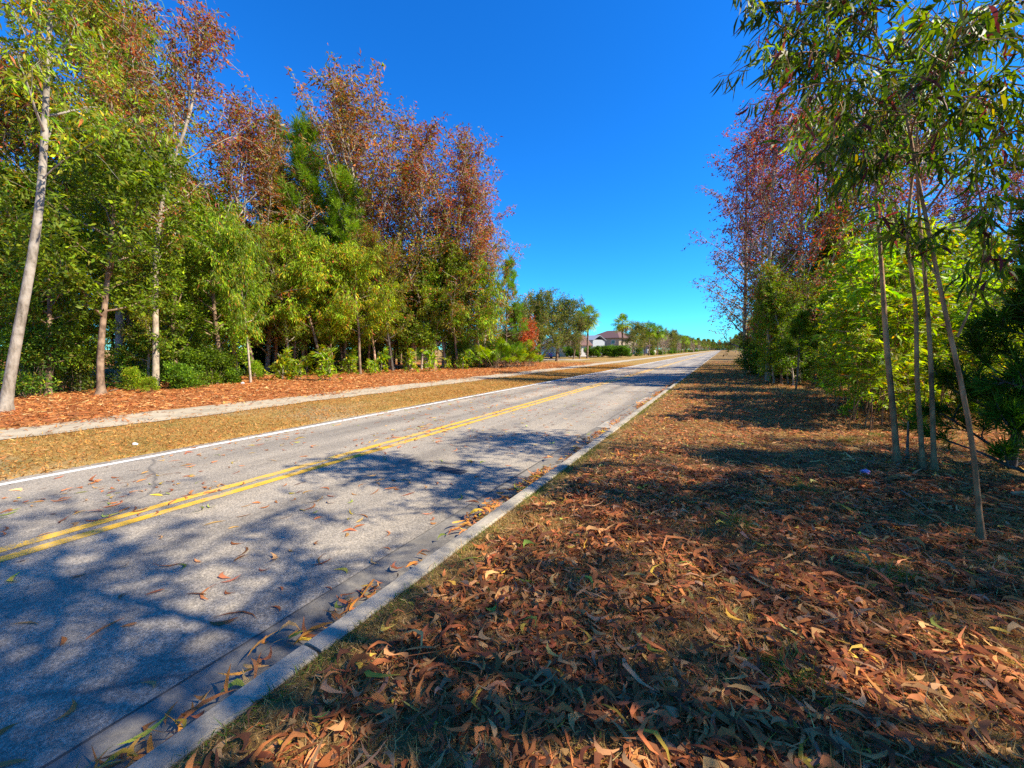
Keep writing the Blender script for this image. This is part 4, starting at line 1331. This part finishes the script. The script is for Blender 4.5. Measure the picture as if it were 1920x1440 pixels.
STRAW = [((.45, .225, .06), 5), ((.35, .165, .045), 4), ((.52, .30, .10), 1.6), ((.24, .17, .035), .6)]
GRASSMIX = [((.48, .30, .105), 5), ((.34, .205, .065), 4), ((.24, .20, .035), .9), ((.60, .43, .19), 2.5)]
gp = lambda x, y: .35 + .65 * (1 - clump(x, y, 5, 2.2))
grass("grass", "matted straw coloured grass under the leaves of the near verge", 20, -1.8, 6, -1, 6, 7000, .5, 4.2, .052, .0032, GRASSMIX, gp)
grass("grass", "straw coloured grass of the verge in the middle distance", 21, -1.8, 9, 2, 15, 900, 4.2, 12, .055, .008, GRASSMIX, gp)
grass("grass", "straw and olive grass of the far verge", 22, -1.8, 5, 9, 50, 240, 12, 55, .08, .018, GRASSMIX, gp)
grass("grass", "dry golden grass strip between road and footpath", 23, -11.9, -8.38, -3, 45, 620, 3, 60, .06, .013, STRAW, lambda x, y: .35 + .65 * clump(x, y, 31, .8))
kerb_p = lambda x, y: np.clip(1 - (x + 1.78) / .14, 0, 1) * np.clip(clump(x, y, 33, 3.0) * 1.6 - .35, .05, 1)
grass("grass", "short green tufts growing along the back of the kerb", 24, -1.82, -1.6, -.5, 22, 7000, .4, 30, .05, .004, [((.10, .17, .02), 4), ((.18, .2, .04), 3), ((.3, .22, .09), 2)], kerb_p)
exec_tufts = [(1.1, 3.6), (.4, 2.2), (2.6, 4.2), (1.9, 3.2), (.9, 5.4), (2.0, 8.6), (2.6, 9.5), (.2, 4.0)]
tuft_p = lambda x, y: np.clip(sum(np.exp(-((x - a) ** 2 + (y - c) ** 2) / .012) for a, c in exec_tufts), 0, 1)
grass("grass", "thin upright green grass tufts among the fallen leaves", 25, 0, 3.2, 2, 10, 9000, .5, 14, .10, .004, [((.14, .2, .025), 4), ((.28, .24, .08), 2)], tuft_p)

# ------------------------------------------------------------------ small litter
def scrap(name, label, cat, loc, r, c, seed):
    rg2 = np.random.default_rng(seed)
    th = np.linspace(0, math.pi, 7)
    v, f = [], []
    for i, a in enumerate(th):
        for j in range(10):
            b_ = j * .6283
            q = 1 + rg2.normal() * .13
            v.append((r * math.sin(a) * math.cos(b_) * q, r * .8 * math.sin(a) * math.sin(b_) * q, r * .62 * math.cos(a) * q))
    for i in range(6):
        for j in range(10):
            f.append((i * 10 + j, (i + 1) * 10 + j, (i + 1) * 10 + (j + 1) % 10, i * 10 + (j + 1) % 10))
    o = obj(name, mesh_py(name, v, f), plain_material(name + "_paper", c, .6, .15, 14), loc=loc)
    return tag(o, label, cat)


x, y = spot(1622, 890, 0)
scrap("paper_scrap", "crumpled lilac paper lying in the shade on the verge", "litter", (x, y, .035), .055, (.5, .32, .62), 3)
x, y = spot(1715, 777, 0)
scrap("paper_scrap", "small crumpled red wrapper among the saplings", "litter", (x, y, .06), .07, (.55, .02, .06), 4)
x, y = spot(455, 721)
scrap("paper_scrap", "crumpled white paper beside the bright green bushes", "litter", (x, y, -.04), .1, (.6, .6, .58), 5)
x, y = spot(253, 831)
scrap("paper_scrap", "white paper scrap on the dry grass strip", "litter", (x, y, -.12), .05, (.6, .58, .52), 6)


def stick(label, pts, r):
    pts = resample(pts, 8)
    v, q = tube(pts, np.linspace(r, r * .4, 8), 6)
    return tag(obj("fallen_branch", mesh_np("fallen_branch", v, q, smooth=True), M['bark_brown']), label, "branch", "fallen branches")


def on_ground(pix, z=.03):
    out = []
    for px, py in pix:
        x, y = spot(px, py, 0 if px > 1200 else -.1)
        out.append((x, y, float(gz(x, y)) + z))
    return out


stick("thin bare branch lying across the litter below the saplings", on_ground([(1560, 762), (1600, 778), (1640, 790), (1660, 793)], .05), .015)
stick("bare stick propped low between the first and middle slender trunks", on_ground([(1700, 868), (1697, 800)], .03)[:1] + [tuple(np.array(on_ground([(1697, 860)])[0]) + np.array([0, 0, .5]))], .022)
stick("bare twig pile branch beside the short brown trunk", on_ground([(205, 737), (225, 733), (245, 727)], .08), .03)
stick("short thin stick lying on the leaves near the lilac paper", on_ground([(1690, 930), (1722, 950), (1750, 972)], .04), .008)

# ------------------------------------------------------------------ houses and the car
def boxes(bl):
    v, f = [], []
    for (x0, x1, y0, y1, z0, z1) in bl:
        n = len(v)
        v += [(x0, y0, z0), (x1, y0, z0), (x1, y1, z0), (x0, y1, z0), (x0, y0, z1), (x1, y0, z1), (x1, y1, z1), (x0, y1, z1)]
        f += [(n, n + 3, n + 2, n + 1), (n + 4, n + 5, n + 6, n + 7), (n, n + 1, n + 5, n + 4), (n + 1, n + 2, n + 6, n + 5), (n + 2, n + 3, n + 7, n + 6), (n + 3, n, n + 4, n + 7)]
    return v, f


def bx(name, bl, mat, parent):
    return obj(name, mesh_py(name, *boxes(bl)), mat, parent)


def hip(name, x0, x1, y0, y1, z, h, mat, parent, o=.5, ridge=.3):
    x0, x1, y0, y1 = x0 - o, x1 + o, y0 - o, y1 + o
    w, d = x1 - x0, y1 - y0
    if w >= d:
        r0, r1 = (x0 + d / 2, (y0 + y1) / 2, z + h), (x1 - d / 2, (y0 + y1) / 2, z + h)
        v = [(x0, y0, z), (x1, y0, z), (x1, y1, z), (x0, y1, z), r0, r1]
        f = [(0, 1, 5, 4), (2, 3, 4, 5), (1, 2, 5), (3, 0, 4), (3, 2, 1, 0)]
    else:
        r0, r1 = ((x0 + x1) / 2, y0 + w / 2, z + h), ((x0 + x1) / 2, y1 - w / 2, z + h)
        v = [(x0, y0, z), (x1, y0, z), (x1, y1, z), (x0, y1, z), r0, r1]
        f = [(1, 2, 5, 4), (3, 0, 4, 5), (0, 1, 4), (2, 3, 5), (3, 2, 1, 0)]
    v2 = [(a, b_, c - .16) for a, b_, c in v[:4]]
    n = len(v)
    f = f[:-1] + [(0, n, n + 1, 1), (1, n + 1, n + 2, 2), (2, n + 2, n + 3, 3), (3, n + 3, n, 0), (n + 3, n + 2, n + 1, n)]
    return obj(name, mesh_py(name, v + v2, f), mat, parent)


def gable(name, x0, x1, y0, y1, z, h, mat, parent, o=.4, t=.14):
    """ridge along x"""
    xm0, xm1, ym = x0 - o, x1 + o, (y0 + y1) / 2
    v = []
    for xx in (xm0, xm1):
        v += [(xx, y0 - o, z - .1), (xx, ym, z + h), (xx, y1 + o, z - .1), (xx, y1 + o, z - .1 - t), (xx, ym, z + h - t), (xx, y0 - o, z - .1 - t)]
    f = [(0, 1, 7, 6), (1, 2, 8, 7), (2, 3, 9, 8), (3, 4, 10, 9), (4, 5, 11, 10), (5, 0, 6, 11), (0, 5, 4, 3, 2, 1), (6, 7, 8, 9, 10, 11)]
    return obj(name, mesh_py(name, v, f), mat, parent)


W_white = plain_material("white_wall", (.44, .42, .38), .7, .06)
W_grey = plain_material("grey_wall", (.30, .33, .35), .7, .06)
W_cream = plain_material("cream_wall", (.36, .29, .20), .8, .08)
R_brown = plain_material("brown_tiles", (.14, .070, .055), .8, .22, 6)
R_red = plain_material("red_tiles", (.14, .07, .05), .8, .22, 6)
R_slate = plain_material("slate_shingle", (.22, .25, .30), .8, .2, 6)
G_dark = plain_material("window_glass", (.05, .065, .08), .12, .1)
D_beige = plain_material("beige_door", (.55, .50, .33), .6, .05)
T_white = plain_material("white_trim", (.8, .79, .76), .6, .03)


def window(parent, x, y0, y1, z0, z1, face=1):
    """window in a wall facing +x at x"""
    fr = bx("window", [(x, x + .07, y0, y0 + .09, z0, z1), (x, x + .07, y1 - .09, y1, z0, z1), (x, x + .07, y0 + .09, y1 - .09, z1 - .09, z1), (x, x + .07, y0 + .09, y1 - .09, z0, z0 + .09),
                       (x, x + .06, (y0 + y1) / 2 - .03, (y0 + y1) / 2 + .03, z0 + .09, z1 - .09)], T_white, parent)
    bx("pane", [(x - .02, x + .03, y0 + .09, y1 - .09, z0 + .09, z1 - .09)], G_dark, fr)


def window_y(parent, y, x0, x1, z0, z1):
    """window in a wall facing -y at y"""
    fr = bx("window", [(x0, x0 + .09, y - .07, y, z0, z1), (x1 - .09, x1, y - .07, y, z0, z1), (x0 + .09, x1 - .09, y - .07, y, z1 - .09, z1), (x0 + .09, x1 - .09, y - .07, y, z0, z0 + .09)], T_white, parent)
    bx("pane", [(x0 + .09, x1 - .09, y - .03, y + .02, z0 + .09, z1 - .09)], G_dark, fr)


# house with the garage: seen past the oaks, its gabled garage towards the road
hx, hy = spot(1040, 668.5)
h1 = thing("house", "single storey grey house with white gabled garage behind the oaks", "house", (hx, hy, -.1), R_(-38))
bx("wall", [(-9.5, -.02, .6, 9, 0, 2.9)], W_grey, h1)
gable("roof", -9.5, 1.0, .6, 9, 2.9, 2.3, R_slate, h1)
gv = [(0, -.4, 0), (6.2, -.4, 0), (6.2, 6, 0), (0, 6, 0), (0, -.4, 2.8), (6.2, -.4, 2.8), (6.2, 6, 2.8), (0, 6, 2.8), (3.1, -.4, 4.9), (3.1, 6, 4.9)]
obj("garage_wall", mesh_py("garage_wall", gv, [(0, 1, 5, 8, 4), (1, 2, 6, 5), (2, 3, 7, 9, 6), (3, 0, 4, 7)]), W_white, h1)
rv = []
for yy in (-.75, 6.2):
    rv += [(-.35, yy, 2.66), (3.1, yy, 5.02), (6.55, yy, 2.66), (6.55, yy, 2.5), (3.1, yy, 4.86), (-.35, yy, 2.5)]
obj("garage_roof", mesh_py("garage_roof", rv, [(0, 1, 7, 6), (1, 2, 8, 7), (2, 3, 9, 8), (3, 4, 10, 9), (4, 5, 11, 10), (5, 0, 6, 11), (0, 5, 4, 3, 2, 1), (6, 7, 8, 9, 10, 11)]), R_red, h1)
bx("garage_door", [(.7, 5.5, -.46, -.38, .02, 2.35)], D_beige, h1)
bx("door_trim", [(.55, .7, -.48, -.4, 0, 2.5), (5.5, 5.65, -.48, -.4, 0, 2.5), (.7, 5.5, -.48, -.4, 2.35, 2.5)], T_white, h1)
for xw in (-8.2, -5.6, -3.0):
    window_y(h1, .6, xw, xw + 1.5, .8, 2.2)

# brown hip roofed house of two storeys
hx, hy = spot(1130, 664.6)
h2 = thing("house", "two storey tan house with a brown hip roof above the hedges", "house", (hx, hy, -.1), R_(-25))
bx("wall", [(-6.5, 6.5, 0, 9, 0, 5.4)], W_cream, h2)
hip("roof", -6.5, 6.5, 0, 9, 5.4, 2.6, R_brown, h2, .7)
bx("porch_wall", [(-8.6, -1.5, -5, -.02, 0, 2.9)], W_cream, h2)
hip("porch_roof", -8.6, -1.5, -5, .4, 2.9, 1.9, R_red, h2, .5)
for xw in (-4.8, -.8, 3.4):
    window_y(h2, 0, xw, xw + 1.7, 3.4, 4.7)
window_y(h2, 0, 1.0, 3.0, .8, 2.3)
window_y(h2, -5, -6.2, -3.8, .7, 2.2)
bx("front_door", [(4.4, 5.5, -.06, -.01, 0, 2.2)], T_white, h2)

hx, hy = spot(1098, 665.5)
h3 = thing("house", "narrow pale grey house front glimpsed between the two palm trunks", "house", (hx, hy, -.1), R_(-20))
bx("wall", [(-3.4, 2.6, 0, 6, 0, 4.6)], W_grey, h3)
gable("roof", -3.4, 2.6, 0, 6, 4.6, 1.4, R_slate, h3)
window_y(h3, 0, -1.8, -.3, 1.0, 2.4)
window_y(h3, 0, -1.8, -.3, 2.9, 4.1)

hx, hy = spot(1192, 662.8)
h4 = thing("house", "pale low house almost hidden behind the long hedge and palm", "house", (hx, hy, -.1), R_(-15))
bx("wall", [(-5, 5, 0, 8, 0, 2.9)], W_white, h4)
hip("roof", -5, 5, 0, 8, 2.9, 2.0, R_brown, h4, .6)
window_y(h4, 0, -3.2, -1.6, .8, 2.2)
window_y(h4, 0, 1.2, 2.8, .8, 2.2)

# parked car on the driveway
cx, cy_ = spot(1025, 672.6)
car = thing("parked_car", "dark blue car parked on the pale driveway before the grey house", "car", (cx, cy_, -.075), R_(118))
blue = plain_material("blue_paint", (.025, .045, .20), .25, .05)
black = plain_material("rubber", (.02, .02, .02), .8, .1)
rimm = plain_material("alloy", (.5, .5, .52), .3, .05, metal=.8)
sec = [(-2.2, .42, .72, .80), (-2.12, .32, .86, .86), (-1.5, .28, .96, .9), (-.7, .28, .98, .91), (.5, .28, .96, .91), (1.3, .28, .90, .89), (2.0, .32, .78, .82), (2.2, .42, .66, .72)]
v, f = [], []
for (xx, zb, zt, hw) in sec:
    v += [(xx, -hw, zb), (xx, -hw, (zb + zt) / 2), (xx, -hw * .93, zt), (xx, hw * .93, zt), (xx, hw, (zb + zt) / 2), (xx, hw, zb)]
for i in range(len(sec) - 1):
    for k in range(6):
        a, b2 = i * 6 + k, i * 6 + (k + 1) % 6
        f.append((a, b2, b2 + 6, a + 6))
f += [tuple(range(5, -1, -1)), tuple(range((len(sec) - 1) * 6, len(sec) * 6))]
obj("body", mesh_py("body", v, f), blue, car)
v = [(-1.75, -.78, .96), (1.0, -.78, .95), (1.0, .78, .95), (-1.75, .78, .96), (-1.05, -.6, 1.42), (.25, -.6, 1.42), (.25, .6, 1.42), (-1.05, .6, 1.42)]
obj("windows", mesh_py("windows", v, [(0, 1, 5, 4), (1, 2, 6, 5), (2, 3, 7, 6), (3, 0, 4, 7), (4, 5, 6, 7)]), G_dark, car)
bx("roof", [(-1.02, .22, -.61, .61, 1.40, 1.46)], blue, car)
for xx in (-1.35, 1.35):
    for s in (-1, 1):
        a = np.linspace(0, 6.2832, 17)[:-1]
        v = [(xx + .33 * math.cos(t), s * .92 - s * w_, .33 + .33 * math.sin(t)) for w_ in (0, .22) for t in a]
        n = 16
        f = [(k, (k + 1) % n, n + (k + 1) % n, n + k) for k in range(n)] + [tuple(range(n)), tuple(range(2 * n - 1, n - 1, -1))]
        wh = obj("wheel", mesh_py("wheel", v, f), black, car)
        v = [(xx + .2 * math.cos(t), s * (.925), .33 + .2 * math.sin(t)) for t in a]
        obj("rim", mesh_py("rim", v + [(p[0], p[1] - s * .02, p[2]) for p in v], [(k, (k + 1) % n, n + (k + 1) % n, n + k) for k in range(n)] + [tuple(range(n))]), rimm, wh)
for s in (-1, 1):
    bx("headlight", [(2.08, 2.16, s * .62 - .15, s * .62 + .15, .56, .70)], T_white, car)
    bx("taillight", [(-2.19, -2.10, s * .62 - .14, s * .62 + .14, .64, .80)], plain_material("red_lamp", (.4, .02, .02), .3, .05), car)
